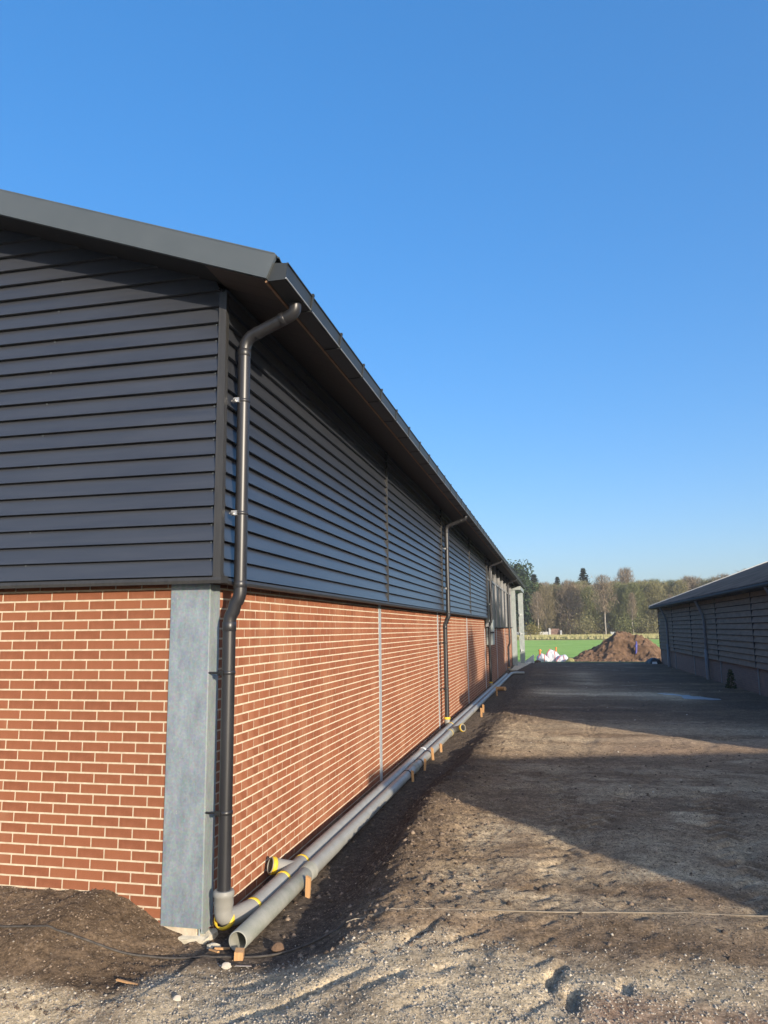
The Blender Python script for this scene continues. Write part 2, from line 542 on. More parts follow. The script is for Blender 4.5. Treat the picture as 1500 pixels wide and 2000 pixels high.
def grid_mesh(name, X, Y, Z, mat, attrs=None):
    ny, nx = X.shape
    me = bpy.data.meshes.new(name)
    nv = nx * ny
    me.vertices.add(nv)
    me.vertices.foreach_set('co', np.stack([X, Y, Z], -1).astype(np.float32).ravel())
    i = np.arange(nv).reshape(ny, nx)
    q = np.stack([i[:-1, :-1], i[:-1, 1:], i[1:, 1:], i[1:, :-1]], -1).reshape(-1, 4)
    nf = len(q)
    me.loops.add(nf * 4); me.polygons.add(nf)
    me.loops.foreach_set('vertex_index', q.astype(np.int32).ravel())
    me.polygons.foreach_set('loop_start', (np.arange(nf) * 4).astype(np.int32))
    me.polygons.foreach_set('use_smooth', np.ones(nf, dtype=bool))
    for k, a in (attrs or {}).items():
        at = me.attributes.new(k, 'FLOAT', 'POINT')
        at.data.foreach_set('value', a.astype(np.float32).ravel())
    me.materials.append(mat)
    me.update(calc_edges=True)
    return me


def ground_masks(X, Y):
    n1 = fbm(X, Y, 1.4, 5, 51); n2 = fbm(X, Y, .35, 4, 52); n3 = fbm(X, Y, 4, 4, 53)
    nl = fbm(X * .45, Y * 2.2, 1.5, 5, 54)
    # pale sandy gravel in the foreground
    ed = np.interp(X, [-2.5, -1.2, -.3, .3, .7, 1.3, 1.8, 2.3, 2.8, 3.3, 4, 6], [-1.0, -1.0, -.75, -.5, -.42, -.28, -.26, -.48, -.62, -.5, -.45, -.4])
    fg = sstep(.22, -.16, Y - ed + n1 * .28 + n2 * .16)
    pale = fg * (.72 + .55 * n2 + .3 * n1)
    # mid yard: thin dusty streaks, with a pale film painted to brighten the shade
    yard = sstep(1.0, 2.0, X) * sstep(-.3, .5, Y)
    pale = np.maximum(pale, yard * np.clip(.14 + 1.1 * nl + .5 * n2, 0, .85) * (1 - sstep(6, 7.5, Y)))
    dust = np.exp(-((Y - 9.7 - .12 * X) / 2.0) ** 2) * sstep(.5, 1.3, X) * (.42 + .7 * nl)
    dust2 = np.exp(-((Y - 20.5 + .25 * (X - 4)) / 2.2) ** 2) * sstep(1, 2, X) * (1 - sstep(6.0, 7.2, X)) * (.70 + 1.0 * nl)
    dust3 = np.exp(-((X - 3.6) / .8) ** 2) * sstep(22, 26, Y) * (1 - sstep(33, 37, Y)) * (.50 + .8 * nl)
    for cx, slope, w, dp in TRACKS:
        c = cx + slope * Y + .12 * np.sin(Y * .5 + cx)
        q = np.exp(-((X - c) / w) ** 4) * np.maximum(0, np.sin((Y + np.abs(X - c) * 1.2) * 26 + cx * 3 + 1.3)) * vnoise(X * .7, Y * .35, 31)
        pale = np.maximum(pale, q * .75 * sstep(-.2, .6, Y) * (1 - sstep(9, 12, Y)))
    spots = sstep(.42, .62, fbm(X * .7, Y * 1.2, .9, 3, 57)) * sstep(1.2, 2.0, X) * sstep(.8, 2.0, Y) * .8
    pale = np.clip(np.maximum.reduce([pale, dust, dust2, dust3, spots]), 0, 1)
    red = np.clip(sstep(-.75, -1.05, Y + .2 * n1) * sstep(2.35, 2.75, X + .3 * n1) * (1.0 + n2), 0, 1) * .85
    red = np.maximum(red, np.exp(-((Y - 9.0) / 2.0) ** 2) * sstep(2.5, 4, X) * .5 * np.clip(.6 + nl, 0, 1))
    edge = np.interp(Y, [-1.2, -.3, 1, 3, 9, 20, 36], [.42, .58, .60, .66, .72, .78, .8])
    wet = sstep(.55, -.05, X - edge - .30 + n2 * .28) * sstep(-.75, -.1, Y + .35 * n1) * sstep(.02, .15, X)
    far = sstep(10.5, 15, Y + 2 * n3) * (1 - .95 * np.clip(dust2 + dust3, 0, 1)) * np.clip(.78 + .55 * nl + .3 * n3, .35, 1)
    midb = sstep(3.0, 5.0, Y + .5 * n1 + .12 * (X - 2)) * (1 - sstep(6.6, 7.6, Y + .3 * n1)) * .12
    spot = sstep(.25, .5, fbm(X, Y, .28, 3, 61)) * sstep(-.9, -.5, Y) * sstep(.45, .1, np.abs(X - .45)) * (Y < .3)
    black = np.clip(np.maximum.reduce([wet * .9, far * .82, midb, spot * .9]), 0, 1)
    pale = pale * (1 - wet)
    heap = sstep(.1, -.15, X) * sstep(-1.15, -.95, Y + .1 * n2)
    pale = pale * (1 - heap)
    bank = np.exp(-((X - edge - .45 + .15 * n2) / .42) ** 2) * sstep(-.3, .5, Y) * (1 - sstep(5, 9, Y))
    heaped = np.clip(np.maximum(heap, bank * .8), 0, 1)
    field = sstep(47, 50, Y)
    field = np.maximum(field, sstep(12, 20, np.abs(X - 5) - 14) )
    return dict(heaped=heaped, pale=pale * (1 - bank * .7), red=red, black=black * (1 - field), field=field)


masks = ground_masks(GX, GY)
g = bpy.data.objects.new('ground', grid_mesh('ground', GX, GY, GZ, M['soil_yard'], masks))
link(g); tag(g, kind='structure', label='dark trampled soil yard with pale gravel patches between the barns')


def gz(x, y):
    return float(ground_h(np.array([[x]], float), np.array([[y]], float))[0, 0])


# field beyond the yard
def sheet(name, x0, x1, ys, z0, mat, label, nx=40):
    X, Y = np.meshgrid(np.linspace(x0, x1, nx), np.array(ys))
    Z = ground_h(X, Y) + z0 + fbm(X, Y, 9, 3, 71) * .04
    Z[0, :] -= .06
    o = bpy.data.objects.new(name, grid_mesh(name, X, Y, Z, mat))
    link(o)
    return tag(o, label, None, None, 'structure')


sheet('field', -120, 160, np.linspace(46.5, 146, 90), .06, M['grass'], 'bright green grass field behind the yard', 80)
sheet('verge', -160, 220, np.linspace(145, 262, 40), .12, M['dry'], 'strip of dry yellow grass in front of the wood', 60)

# puddle: a thin water sheet lying in the hollow
X, Y = np.meshgrid(np.linspace(PUD[0] - .9, PUD[0] + .9, 10), np.linspace(PUD[1] - 2, PUD[1] + 2, 10))
wm, nt, b = newmat('puddle_water')
b.inputs['Base Color'].default_value = (.34, .355, .375, 1); b.inputs['Roughness'].default_value = .3  # milky base colour stands in for the bright reflection
b.inputs['Specular IOR Level'].default_value = .6
o = bpy.data.objects.new('puddle', grid_mesh('puddle', X, Y, X * 0 - .052, wm)); link(o)
tag(o, 'shallow puddle on the dark yard, bright sky reflection painted in its colour', kind='structure')


# loose stones and clods (nobody could count them)
def scatter(name, pts, size, mat, label):
    """one mesh of small irregular stones"""
    n = len(pts)
    base = np.array([(1, 0, 0), (-1, 0, 0), (0, 1, 0), (0, -1, 0), (0, 0, 1), (0, 0, -1)], float)
    fc = np.array([(0, 2, 4), (2, 1, 4), (1, 3, 4), (3, 0, 4), (2, 0, 5), (1, 2, 5), (3, 1, 5), (0, 3, 5)])
    v = base[None] * (0.6 + .8 * rng.random((n, 6, 1)))
    v = v * size[:, None, None] * np.array([1, 1, .7])
    a = rng.random(n) * 6.28
    c, s = np.cos(a)[:, None], np.sin(a)[:, None]
    x = v[..., 0] * c - v[..., 1] * s; y = v[..., 0] * s + v[..., 1] * c
    v = np.stack([x, y, v[..., 2] + x * (rng.random((n, 1)) - .5)], -1) + pts[:, None, :]
    f = fc[None] + (np.arange(n) * 6)[:, None, None]
    me = bpy.data.meshes.new(name)
    me.vertices.add(n * 6); me.vertices.foreach_set('co', v.astype(np.float32).ravel())
    nf = n * 8
    me.loops.add(nf * 3); me.polygons.add(nf)
    me.loops.foreach_set('vertex_index', f.astype(np.int32).ravel())
    me.polygons.foreach_set('loop_start', (np.arange(nf) * 3).astype(np.int32))
    at = me.attributes.new('tone', 'FLOAT', 'FACE')
    at.data.foreach_set('value', np.repeat(rng.random(n) ** 1.5, 8).astype(np.float32))
    me.materials.append(mat); me.update(calc_edges=True)
    o = bpy.data.objects.new(name, me); link(o)
    return tag(o, label, kind='stuff')


def pick(n, x0, x1, y0, y1, wfn):
    x = x0 + (x1 - x0) * rng.random(n); y = y0 + (y1 - y0) * rng.random(n)
    w = wfn(x[None], y[None])[0]
    k = rng.random(n) < w
    x, y = x[k], y[k]
    z = ground_h(x[None], y[None])[0]
    return np.stack([x, y, z], -1)


pts = pick(110000, -2.2, 4.6, -2.0, 1.2, lambda x, y: np.clip(ground_masks(x, y)['pale'] * .75, 0, 1) * sstep(.1, -.5, y) + .01)
scatter('gravel', pts, .003 + .009 * rng.random(len(pts)) ** 7 + .003 * rng.random(len(pts)), M['pebble'], 'pale loose gravel scattered over the foreground')
pts = pick(60000, .3, 5.5, -.6, 9, lambda x, y: .55 * np.exp(-((x - 1.2) / .6) ** 2) * sstep(6, 3, y) + .05)
pts3 = pick(170000, .6, 4.8, -.5, 4.5, lambda x, y: .34 + 0 * x)
scatter('soil_crumbs', pts3, .002 + .0055 * rng.random(len(pts3)) ** 3, M['clod'], 'fine dry crumbs covering the near yard')
pts2 = pick(16000, -2.2, .1, -1.3, 0, lambda x, y: .5 + 0 * x)
sz = np.concatenate([.004 + .024 * rng.random(len(pts)) ** 8, .0025 + .010 * rng.random(len(pts2)) ** 5])
pts = np.concatenate([pts, pts2])
scatter('soil_clods', pts, sz, M['clod'], 'crumbs and clods of dark soil on the yard')
pts = pick(700, .2, 9, 1, 40, lambda x, y: .5 * sstep(.3, 1.2, x))
scatter('stone_chips', pts, .005 + .018 * rng.random(len(pts)) ** 4, M['stone'], 'pale stone chips lying on the dark soil')

# ------------------------------------------------------------------ new barn
barn = empty('barn', (0, 0, 0), 'long new barn with red brick base, anthracite board cladding and black downpipes', 'barn')
TOPC, CRS = 2.4233, .0755           # first bed joint, course height
LEN = 44.0


def zv(x):                           # underside of the verge
    return 4.602 - .358 * (x - .598)


# walls: mortar bodies
fw = one('brick_wall', M['mortar'], barn, lambda m: m.box(-20, -.05, .0025, .14, -.4, 2.47))
sw = one('brick_wall', M['mortar'], barn, lambda m: (m.box(-.14, -.002, .15, 22.42, -.4, 2.47), m.box(-.14, -.002, 22.42, 39.2, -.4, 2.12)))

bricks = []                          # (wall, x/y centre, z centre, length, tone)
for k in range(-1, 34):
    zt = TOPC - k * CRS - .0068
    zb = TOPC - (k + 1) * CRS + .0068
    if zb < -.32: break
    off = -.351 if k % 2 else -.4625
    x1 = -.319
    x = off
    first = True
    while x1 > -19.9:
        if x1 - (x + .006) > .012:
            bricks.append(('f', x + .006, x1, zb, min(zt, 2.465)))
        x1 = x - .006
        x -= .222
    off = .526 if k % 2 else .643
    y = off - .232 * 2
    y0 = .15
    while y0 < 39.15:
        if y - .006 - y0 > .02:
            top = min(zt, 2.465)
            if not (y0 > 22.4 and top > 2.115):
                bricks.append(('s', y0, min(y - .006, 39.18), zb, top))
        y0 = y + .006
        y += .232

JOINT_Y = [5.6, 11.2, 16.8, 22.4, 28.0, 33.6]


def scr(p):
    v = Vector(p) - CAM
    c = [Vector(a).dot(v) for a in ROWS]
    return (750 + 1469.4 * c[0] / c[2], 1000 + 1469.4 * c[1] / c[2]) if c[2] > .1 else (1e6, 1e6)


def shown(b):
    w, a, c, z0, z1 = b
    mk = (lambda t, z: (t, 0, z)) if w == 'f' else (lambda t, z: (0, t, z))
    p, q = scr(mk(a, z0)), scr(mk(c, z1))
    if q[0] < 0 or p[0] > 1500 or q[1] > 1900: return 0
    if w == 'f':
        prof = np.interp(.5 * (a + c), [-3, -1.8, -1.25, -.95, -.75, -.55, -.42, -.30], [.24, .235, .235, .255, .255, .185, .125, .075])
        if z1 < prof - .02: return 0
    elif z1 < .15 or .5 * (a + c) < .35:
        return 0
    return abs(min(q[0], 1500) - max(p[0], 0)) * abs(q[1] - p[1])


order = sorted(range(len(bricks)), key=lambda i: -shown(bricks[i]))
solo = set(order[:300])
rest = MB()
cache = {}
for i, (w, a, c, z0, z1) in enumerate(bricks):
    t = round(random.random() * 7) / 7
    if i in solo:
        key = (w, round(c - a, 3), round(z1 - z0, 3), t)
        if key not in cache:
            m = MB(); h = (c - a) / 2; hz = (z1 - z0) / 2
            if w == 'f': m.box(-h, h, -.0012, .03, -hz, hz, t)
            else: m.box(-.03, .0008, -h, h, -hz, hz, t)
            cache[key] = m.mesh('brick', M['brick'])
        o = bpy.data.objects.new('brick', cache[key])
        j = random.uniform(-.0007, .0007)
        o.location = ((a + c) / 2, j, (z0 + z1) / 2) if w == 'f' else (j, (a + c) / 2, (z0 + z1) / 2)
        link(o, fw if w == 'f' else sw)
    else:
        j = random.uniform(-.0007, .0007)
        if w == 'f': rest.box(a, c, -.0012 + j, .02, z0, z1, t)
        else:
            if any(abs((a + c) / 2 - J) < .04 and c - a < .08 for J in JOINT_Y): continue
            rest.box(-.02, .0008 + j, a, c, z0, z1, t)
rest.build('bricks', M['brick'], barn, kind='stuff')

# corner post (folded galvanised plate) on its base
cp = one('corner_post', M['galv'], barn, lambda m: (m.box(-.317, -.006, -.012, .0, .045, 2.455)))
one('post_flange', M['galv_pale'], cp, lambda m: m.box(-.0055, .006, -.014, .148, .02, 2.45))
one('base_plate', M['galv_pale'], cp, lambda m: m.box(-.30, -.01, .045, .13, -.02, .010))
for bx in (-.24, -.17, -.06, -.03):
    one('anchor_bolt', M['galv_pale'], cp, lambda m: m.tube([(bx, .012, -.02), (bx, .012, .055)], .008, 8))


def footing(m):
    n = 22
    ring = []
    for i in range(n):
        a = 2 * math.pi * i / n
        c, s = math.cos(a), math.sin(a)
        k = 1 / max(abs(c), abs(s)) ** .8
        ring.append((-.13 + .185 * c * k * random.uniform(.9, 1.08), .06 + .12 * s * k * random.uniform(.88, 1.1)))
    vs = [(x, y, -.01 + random.uniform(-.006, .006)) for x, y in ring] + [(-.13 + (x + .13) * 1.15, .06 + (y - .06) * 1.15, -.15) for x, y in ring]
    m.add(vs, [tuple(range(n))] + [(i, i + n, (i + 1) % n + n, (i + 1) % n) for i in range(n)])


one('footing', M['concrete'], barn, footing)

# posts between the brick panels
for J in JOINT_Y:
    one('panel_post', M['galv_post'], barn, lambda m: (m.box(-.02, .008, J - .08, J + .06, -.3, 2.46 if J < 22 else 2.1)))

# sheathing behind the boards
def sheath(m):
    m.add([(-20, -.075, 2.47), (.09, -.075, 2.47), (.09, -.075, 4.74), (-10, -.075, 8.32), (-20, -.075, 4.74)], [(0, 1, 2, 3, 4)])
    m.box(.06, .09, -.07, 22.42, 2.47, 4.76)


one('sheathing', M['dark'], barn, sheath)

# cladding boards: front
PIT = .1305
cl = bpy.data.objects
k = 0
while True:
    z0 = 2.505 + PIT * k
    if z0 > 8.1: break
    def xr(z):
        return min(.072, .598 - (z - .05 - 4.602) / .358)
    zt = z0 + .142
    a0, a1 = xr(z0), xr(zt)
    j = random.uniform(-.0015, .0015)
    m = MB()
    m.hexa([(-20 - a0, -.137 + j, z0), (a0, -.137 + j, z0), (a0, -.094, z0 + .002), (-20 - a0, -.094, z0 + .002),
            (-20 - a1, -.098 + j, zt), (a1, -.098 + j, zt), (a1, -.09, zt), (-20 - a1, -.09, zt)], random.random())
    bo = m.build('board', M['clad'], barn)
    k += 1
# side boards
SEG = [(-.068, 5.585), (5.615, 11.185), (11.215, 16.785), (16.815, 22.39)]
for k in range(18):
    z0 = 2.505 + PIT * k
    zt = min(z0 + .142, 4.755)
    for a, b_ in SEG:
        j = random.uniform(-.0015, .0015)
        m = MB()
        m.hexa([(.137 + j, a, z0), (.137 + j, b_, z0), (.094, b_, z0 + .002), (.094, a, z0 + .002),
                (.098 + j, a, zt), (.098 + j, b_, zt), (.092, b_, zt), (.092, a, zt)][::1], random.random())
        m.f = [f[::-1] for f in m.f]
        m.build('board', M['clad'], barn)
# screws on the boards
scm = MB()
for k in range(28):
    z = 2.505 + PIT * k + .118
    x = min(.045, .598 - (z - 4.602) / .358 - .05)
    for xx in ((x,) if k < 17 else ()) + ((-1.52 + .02 * k * .5,) if k % 2 == 0 and k < 19 else ()):
        scm.tube([(xx, -.095, z), (xx, -.108, z)], .007, 8, (False, True))
    if k < 17:
        for yy in (1.9, 4.2, 7.1, 9.4):
            scm.tube([(.095, yy, z), (.108, yy, z)], .007, 8, (False, True))
scm.build('board_screws', M['barge'], barn, kind='stuff')
# corner trim, joint trims, sills
one('corner_trim', M['trim'], barn, lambda m: m.box(.078, .139, -.141, -.088, 2.475, 4.70))
for J in (5.6, 11.2, 16.8):
    one('joint_trim', M['trim'], barn, lambda m: m.box(.09, .143, J - .012, J + .012, 2.46, 4.75))
one('joint_trim', M['trim'], barn, lambda m: m.box(.05, .165, 22.395, 22.47, 2.3, 4.75))
one('sill_profile', M['trim'], barn, lambda m: m.prism_x([(-.02, 2.455), (-.141, 2.448), (-.147, 2.470), (-.141, 2.492), (-.1, 2.503), (-.02, 2.503)], -20.1, .146))
one('sill_profile', M['trim'], barn, lambda m: m.prism_y([(.02, 2.455), (.02, 2.503), (.1, 2.503), (.141, 2.492), (.147, 2.470), (.141, 2.448)], -.0195, 22.44))

# roof: corrugated sheet on both slopes
def roof(m, x_eave, x_ridge, z_eave, pitch, y0, y1, wave, amp, th=.012, steps=4):
    n = int((y1 - y0) / wave * steps)
    ys = [y0 + (y1 - y0) * i / n for i in range(n + 1)]
    zr = z_eave + pitch * abs(x_ridge - x_eave)
    vs = []
    for i, y in enumerate(ys):
        dz = amp * math.sin(2 * math.pi * (y - y0) / wave)
        vs += [(x_eave, y, z_eave + dz), (x_ridge, y, zr + dz), (x_eave, y, z_eave + dz - th), (x_ridge, y, zr + dz - th)]
    fs = []
    for i in range(n):
        a, c = 4 * i, 4 * i + 4
        fs += [(a, c, c + 1, a + 1), (a + 2, a + 3, c + 3, c + 2), (a, a + 2, c + 2, c)]
    m.add(vs, fs, .5, False)


rb = MB()
roof(rb, .675, -10, 4.755, .358, -.47, LEN, .18, .017)
roof(rb, -20.675, -10, 4.755, .358, -.47, LEN, .18, .017)
rb.build('roof', M['roof'], barn)


def verge_board(m):
    for s in (1, -1):
        f = lambda x: x if s > 0 else -20 - x
        lo = lambda x: zv(x) - .01
        pts = []
        for y in (-.482, -.452):
            pts.append([(f(.598), y, lo(.598)), (f(.672), y, lo(.598) + .172), (f(-10), y, lo(-10) + .226), (f(-10), y, lo(-10))])
        A, B = pts
        fs = [(0, 1, 2, 3), (7, 6, 5, 4), (0, 4, 5, 1), (1, 5, 6, 2), (3, 7, 4, 0)]
        if s < 0: fs = [q[::-1] for q in fs]
        m.add(A + B, fs)


one('barge_board', M['barge'], barn, verge_board)
one('verge_capping', M['barge'], barn, lambda m: [m.hexa([(a, -.482, za), (b, -.482, zb), (b, -.30, zb), (a, -.30, za), (a, -.482, za + .012), (b, -.482, zb + .012), (b, -.30, zb + .012), (a, -.30, za + .012)])
    for a, za, b, zb in ((.66, zv(.598) + .164, -10, zv(-10) + .217),)])
# soffits
one('verge_soffit', M['dark'], barn, lambda m: m.hexa([(.60, -.451, zv(.60)), (.60, -.05, zv(.60)), (-10, -.05, zv(-10)), (-10, -.451, zv(-10)),
                                                     (.60, -.451, zv(.60) + .02), (.60, -.05, zv(.60) + .02), (-10, -.05, zv(-10) + .02), (-10, -.451, zv(-10) + .02)][::1]))
one('eave_soffit', M['soffit'], barn, lambda m: [m.hexa([(.10, y, zv(.10) - .012), (.575, y, zv(.575) - .012), (.575, y + .1965, zv(.575) - .012), (.10, y + .1965, zv(.10) - .012),
                                                          (.10, y, zv(.10) + .01), (.575, y, zv(.575) + .01), (.575, y + .1965, zv(.575) + .01), (.10, y + .1965, zv(.10) + .01)])
                                                  for y in [-.449 + .2 * i for i in range(222)]], kind='stuff')
one('soffit_edge', M['soffit_edge'], barn, lambda m: m.box(.577, .596, -.449, LEN, zv(.575) - .035, zv(.575) + .03))
one('rafter_plate', M['dark'], barn, lambda m: m.box(-.1, .06, -.05, LEN, 4.60, 4.78))

# gutter with brackets
gprof = [(.602, 4.578), (.728, 4.578), (.738, 4.588), (.748, 4.690), (.758, 4.694), (.756, 4.704), (.742, 4.702), (.730, 4.600), (.612, 4.592), (.608, 4.72), (.600, 4.72)]
gut = MB()
segs = [-.46 + 4.0 * i for i in range(12)]
for a, b_ in zip(segs[:-1], segs[1:]):
    gut.prism_y(gprof, a, min(b_ - .003, LEN))
gut.add([(.602, -.461, 4.578), (.730, -.461, 4.578), (.746, -.461, 4.700), (.604, -.461, 4.715)], [(0, 1, 2, 3)])
gt = gut.build('gutter', M['gutter'], barn)
one('gutter_bead', M['bead'], gt, lambda m: m.tube([(.7405, -.462, 4.586), (.7405, LEN, 4.586)], .0055, 8))
gbm = MB()
gbm.box(.60, .742, -.012, .012, 4.570, 4.577)
gbm.hexa([(.738, -.012, 4.57), (.748, -.012, 4.578), (.748, .012, 4.578), (.738, .012, 4.57), (.756, -.012, 4.700), (.766, -.012, 4.698), (.766, .012, 4.698), (.756, .012, 4.700)])
gbm.box(.745, .768, -.012, .012, 4.700, 4.716)
gme = gbm.mesh('gutter_bracket', M['gutter'])
y = .106
while y < LEN - .2:
    o = bpy.data.objects.new('gutter_bracket', gme); o.location = (0, y, 0); link(o, gt); y += .813


# downpipes
def downpipe(Y, kind=0, ztop=4.30, zbot=.20):
    Xu, Xl, r = .222, .142, .048
    Yg = Y - .02
    zb = 2.30 if kind < 2 else 1.30
    m = MB()
    up = [(.665, Yg - .06, 4.62), (.665, Yg - .06, 4.575)]
    up += arc((.665, Yg - .06, 4.555), (.665, Yg - .055, 4.50), (.60, Yg - .045, 4.485), 6)
    up += arc((.30, Y - .01, 4.39), (Xu, Y, 4.365), (Xu, Y, 4.25), 7)
    up += [(Xu, Y, zb + .16)]
    up += arc((Xu, Y, zb + .10), (Xu, Y, zb + .04), (Xu - .035, Y, zb + .005), 5)
    up += arc((Xl + .03, Y, zb - .055), (Xl, Y, zb - .085), (Xl, Y, zb - .15), 5)
    up += [(Xl, Y, 1.2), (Xl, Y, zbot)]
    m.tube(up, r, 20)
    dp = m.build('downpipe', M['black_pipe'], barn)
    for x, z0, z1 in ((Xu, 4.22, 4.28), (Xu, zb + .12, zb + .17), (Xl, zb - .20, zb - .13)):
        c = MB(); c.tube([(x, Y, z0), (x, Y, z0 + .004), (x, Y, z1 - .004), (x, Y, z1)], [r, r + .0035, r + .0035, r], 20, (False, False)); c.build('socket', M['black_pipe'], dp)
    d = (Vector((Xu, Y, 4.365)) - Vector((.60, Yg - .045, 4.485))).normalized()
    for p in (Vector((.56, Yg - .04, 4.474)), Vector((.33, Y - .012, 4.401))):
        c = MB(); c.tube([p - d * .022, p - d * .018, p + d * .018, p + d * .022], [r, r + .0035, r + .0035, r], 20, (False, False)); c.build('socket', M['black_pipe'], dp)
    for x, z in ((Xu, 3.86), (Xu, 2.98), (Xl, 1.80), (Xl, .82)):
        if kind == 2 and x == Xu and z < 3: continue
        q = MB()
        q.tube([(x, Y, z - .014), (x, Y, z - .011), (x, Y, z + .011), (x, Y, z + .014)], [r, r + .004, r + .004, r], 20, (False, False))
        cl_ = q.build('clamp', M['black_pipe'], dp)
        q = MB()
        xw = .14 if x == Xu else .0
        q.tube([(xw, Y - .035, z), (x - .02, Y - .04, z)], .008, 8)
        q.box(x - .06, x - .015, Y - .058, Y - .036, z - .018, z + .018)
        q.tube([(x - .045, Y - .062, z - .012), (x - .045, Y - .075, z + .0)], .011, 8)
        q.build('clamp_screw', M['clip'] if x == Xu else M['black'], dp)
    return dp


downpipe(.028, 0)
downpipe(11.35, 0, zbot=.12)
downpipe(22.72, 0, zbot=.02)
downpipe(33.7, 2, zbot=-.05)

# window bays
wy = [22.60 + 2.2 * i for i in range(8)]
for i, y in enumerate(wy):
    one('mullion', M['alu'], barn, lambda m: m.box(.03, .135, y - .026, y + .026, 2.165, 4.72))
one('transom', M['alu'], barn, lambda m: m.box(.03, .115, 22.65, 38.0, 3.90, 3.97))
one('window_sill', M['trim'], barn, lambda m: m.box(-.1, .09, 22.48, 39.2, 2.122, 2.16))
for y0, y1 in zip(wy[:-1], wy[1:]):
    one('window_pane', M['glass'], barn, lambda m: m.box(.05, .062, y0 + .029, y1 - .029, 3.972, 4.72))
    one('infill_panel', M['infill'], barn, lambda m: m.box(.05, .075, y0 + .029, y1 - .029, 2.162, 3.898))
one('end_wall', M['dark'], barn, lambda m: (m.box(-20, -.2, LEN - .1, LEN, -.4, 4.7), m.box(-.2, .02, 39.2, LEN, -.4, 4.7)))
one('end_post', M['galv_pale'], barn, lambda m: m.box(.0, .30, 39.35, 39.5, -.05, 4.28))
ep = one('end_post', M['galv_pale'], barn, lambda m: m.box(.32, .62, 42.2, 42.35, -.05, 4.25))
for z in (2.9, 1.75, .75):
    one('hinge', M['galv_post'], ep, lambda m: (m.box(.40, .54, 42.13, 42.2, z - .03, z + .03), m.tube([(.40, 42.12, z - .08), (.40, 42.12, z + .08)], .03, 8)))
one('lintel', M['galv_pale'], barn, lambda m: m.box(-.05, .62, 39.3, LEN, 4.30, 4.52))
one('back_wall', M['dark'], barn, lambda m: m.box(-20, -19.9, .15, LEN, -.4, 4.7))

# concrete apron at the far end
one('concrete_apron', M['concrete'], None, lambda m: m.hexa([(-.1, 34.9, -.4), (.50, 35.2, -.4), (1.0, 44.5, -.4), (-.1, 44.5, -.4), (-.1, 35.0, -.02), (.42, 35.3, -.04), (.92, 44.5, -.02), (-.1, 44.5, -.02)]),
    kind='structure', label='pale concrete apron at the far end of the barn')
# cabinet on the wall
cb = one('wall_cabinet', M['galv_pale'], None, lambda m: m.box(.012, .24, 22.98, 23.75, 1.50, 2.42),
         label='pale grey metal cabinet on the barn wall beside the third downpipe', cat='cabinet')
one('cabinet_handle', M['black'], cb, lambda m: m.box(.10, .30, 22.94, 22.98, 1.93, 1.98))
one('cabinet_door', M['galv_pale'], cb, lambda m: m.box(.24, .255, 23.0, 23.73, 1.52, 2.40))

# ------------------------------------------------------------------ drain pipes along the wall
rear = empty('drain_pipe', (.17, .03, .08), 'rear grey drain pipe against the wall, joined to the black downpipes', 'drain pipe', 'drain pipes along the brick wall')
def zr(y): return np.interp(y, [0, 8, 30], [.100, .085, .03])
P0 = rear.location
def loc(m): m.v = [(x - P0.x, y - P0.y, z - P0.z) for x, y, z in m.v]; return m
rr = .062
m = MB(); m.tube([(.25, y, zr(y)) for y in [.28] + list(np.arange(2, 31, 2.0))], rr, 24); loc(m).build('pipe', M['pvc'], rear)
m = MB()
el = arc((.142, .028, .16), (.142, .028, .100), (.20, .14, .100), 8) + [(.25, .30, .100)]
m.tube([(.142, .028, .30), (.142, .028, .285), (.142, .028, .26), (.142, .028, .255), (.142, .028, .205), (.142, .028, .20)] + el, [.066, .074, .074, .068, .070, .067] + [.064] * (len(el)), 24)
loc(m).build('elbow', M['pvc_new'], rear)
def ring(c, d, r, w, mat, root, off, name='seal_ring', grow=.006):
    c, d = Vector(c), Vector(d).normalized()
    m = MB()
    m.tube([c - d * w, c - d * w * .8, c + d * w * .8, c + d * w], [r, r + grow, r + grow, r], 24, (False, False))
    m.v = [(x - off.x, y - off.y, z - off.z) for x, y, z in m.v]
    return m.build(name, mat, root)
ring((.146, .045, .105), (.1, .75, -.68), .066, .020, M['yellow'], rear, P0, 'seal_ring', .010)
ring((.25, .30, .100), (0, 1, 0), .062, .018, M['yellow'], rear, P0)
for y in (.93, 1.40): ring((.25, y, zr(y)), (0, 1, 0), .062, .018, M['yellow'], rear, P0)
# branch of the tee
m = MB()
bd = Vector((-.72, -.62, .26)).normalized(); b0 = Vector((.25, 1.22, zr(1.2))); b1 = b0 + bd * .20
m.tube([b0, b0 + bd * .12, b1], [.062, .062, .064], 24, (False, False)); m.pipe(b1 - bd * .02, b1 + bd * .03, .066, .055)
m.tube([(.25, .95, zr(1)), (.25, 1.39, zr(1.3))], .0645, 24)
loc(m).build('tee', M['pvc_new'], rear)
ring(b1 + bd * .005, bd, .066, .020, M['yellow'], rear, P0)
m = MB(); m.tube([b1 + bd * .02, b1 + bd * .022], .056, 20); loc(m).build('end_cap', M['black'], rear)
for y in (7.6,):
    ring((.25, y, zr(y)), (0, 1, 0), .062, .05, M['white'], rear, P0, 'sleeve')
for Y, mat in ((11.35, M['yellow']), (22.72, M['yellow']), (33.7, M['wood'])):
    zz = float(zr(Y))
    m = MB(); m.tube([(.142, Y, zz + .14), (.142, Y, zz + .02), (.22, Y, zz)], [.066, .064, .06], 20); loc(m).build('riser', M['pvc_new'], rear)
    ring((.142, Y, zz + .125), (0, 0, 1), .064, .025, mat, rear, P0)
    ring((.25, Y - .25, zz), (0, 1, 0), .062, .018, M['yellow'], rear, P0)

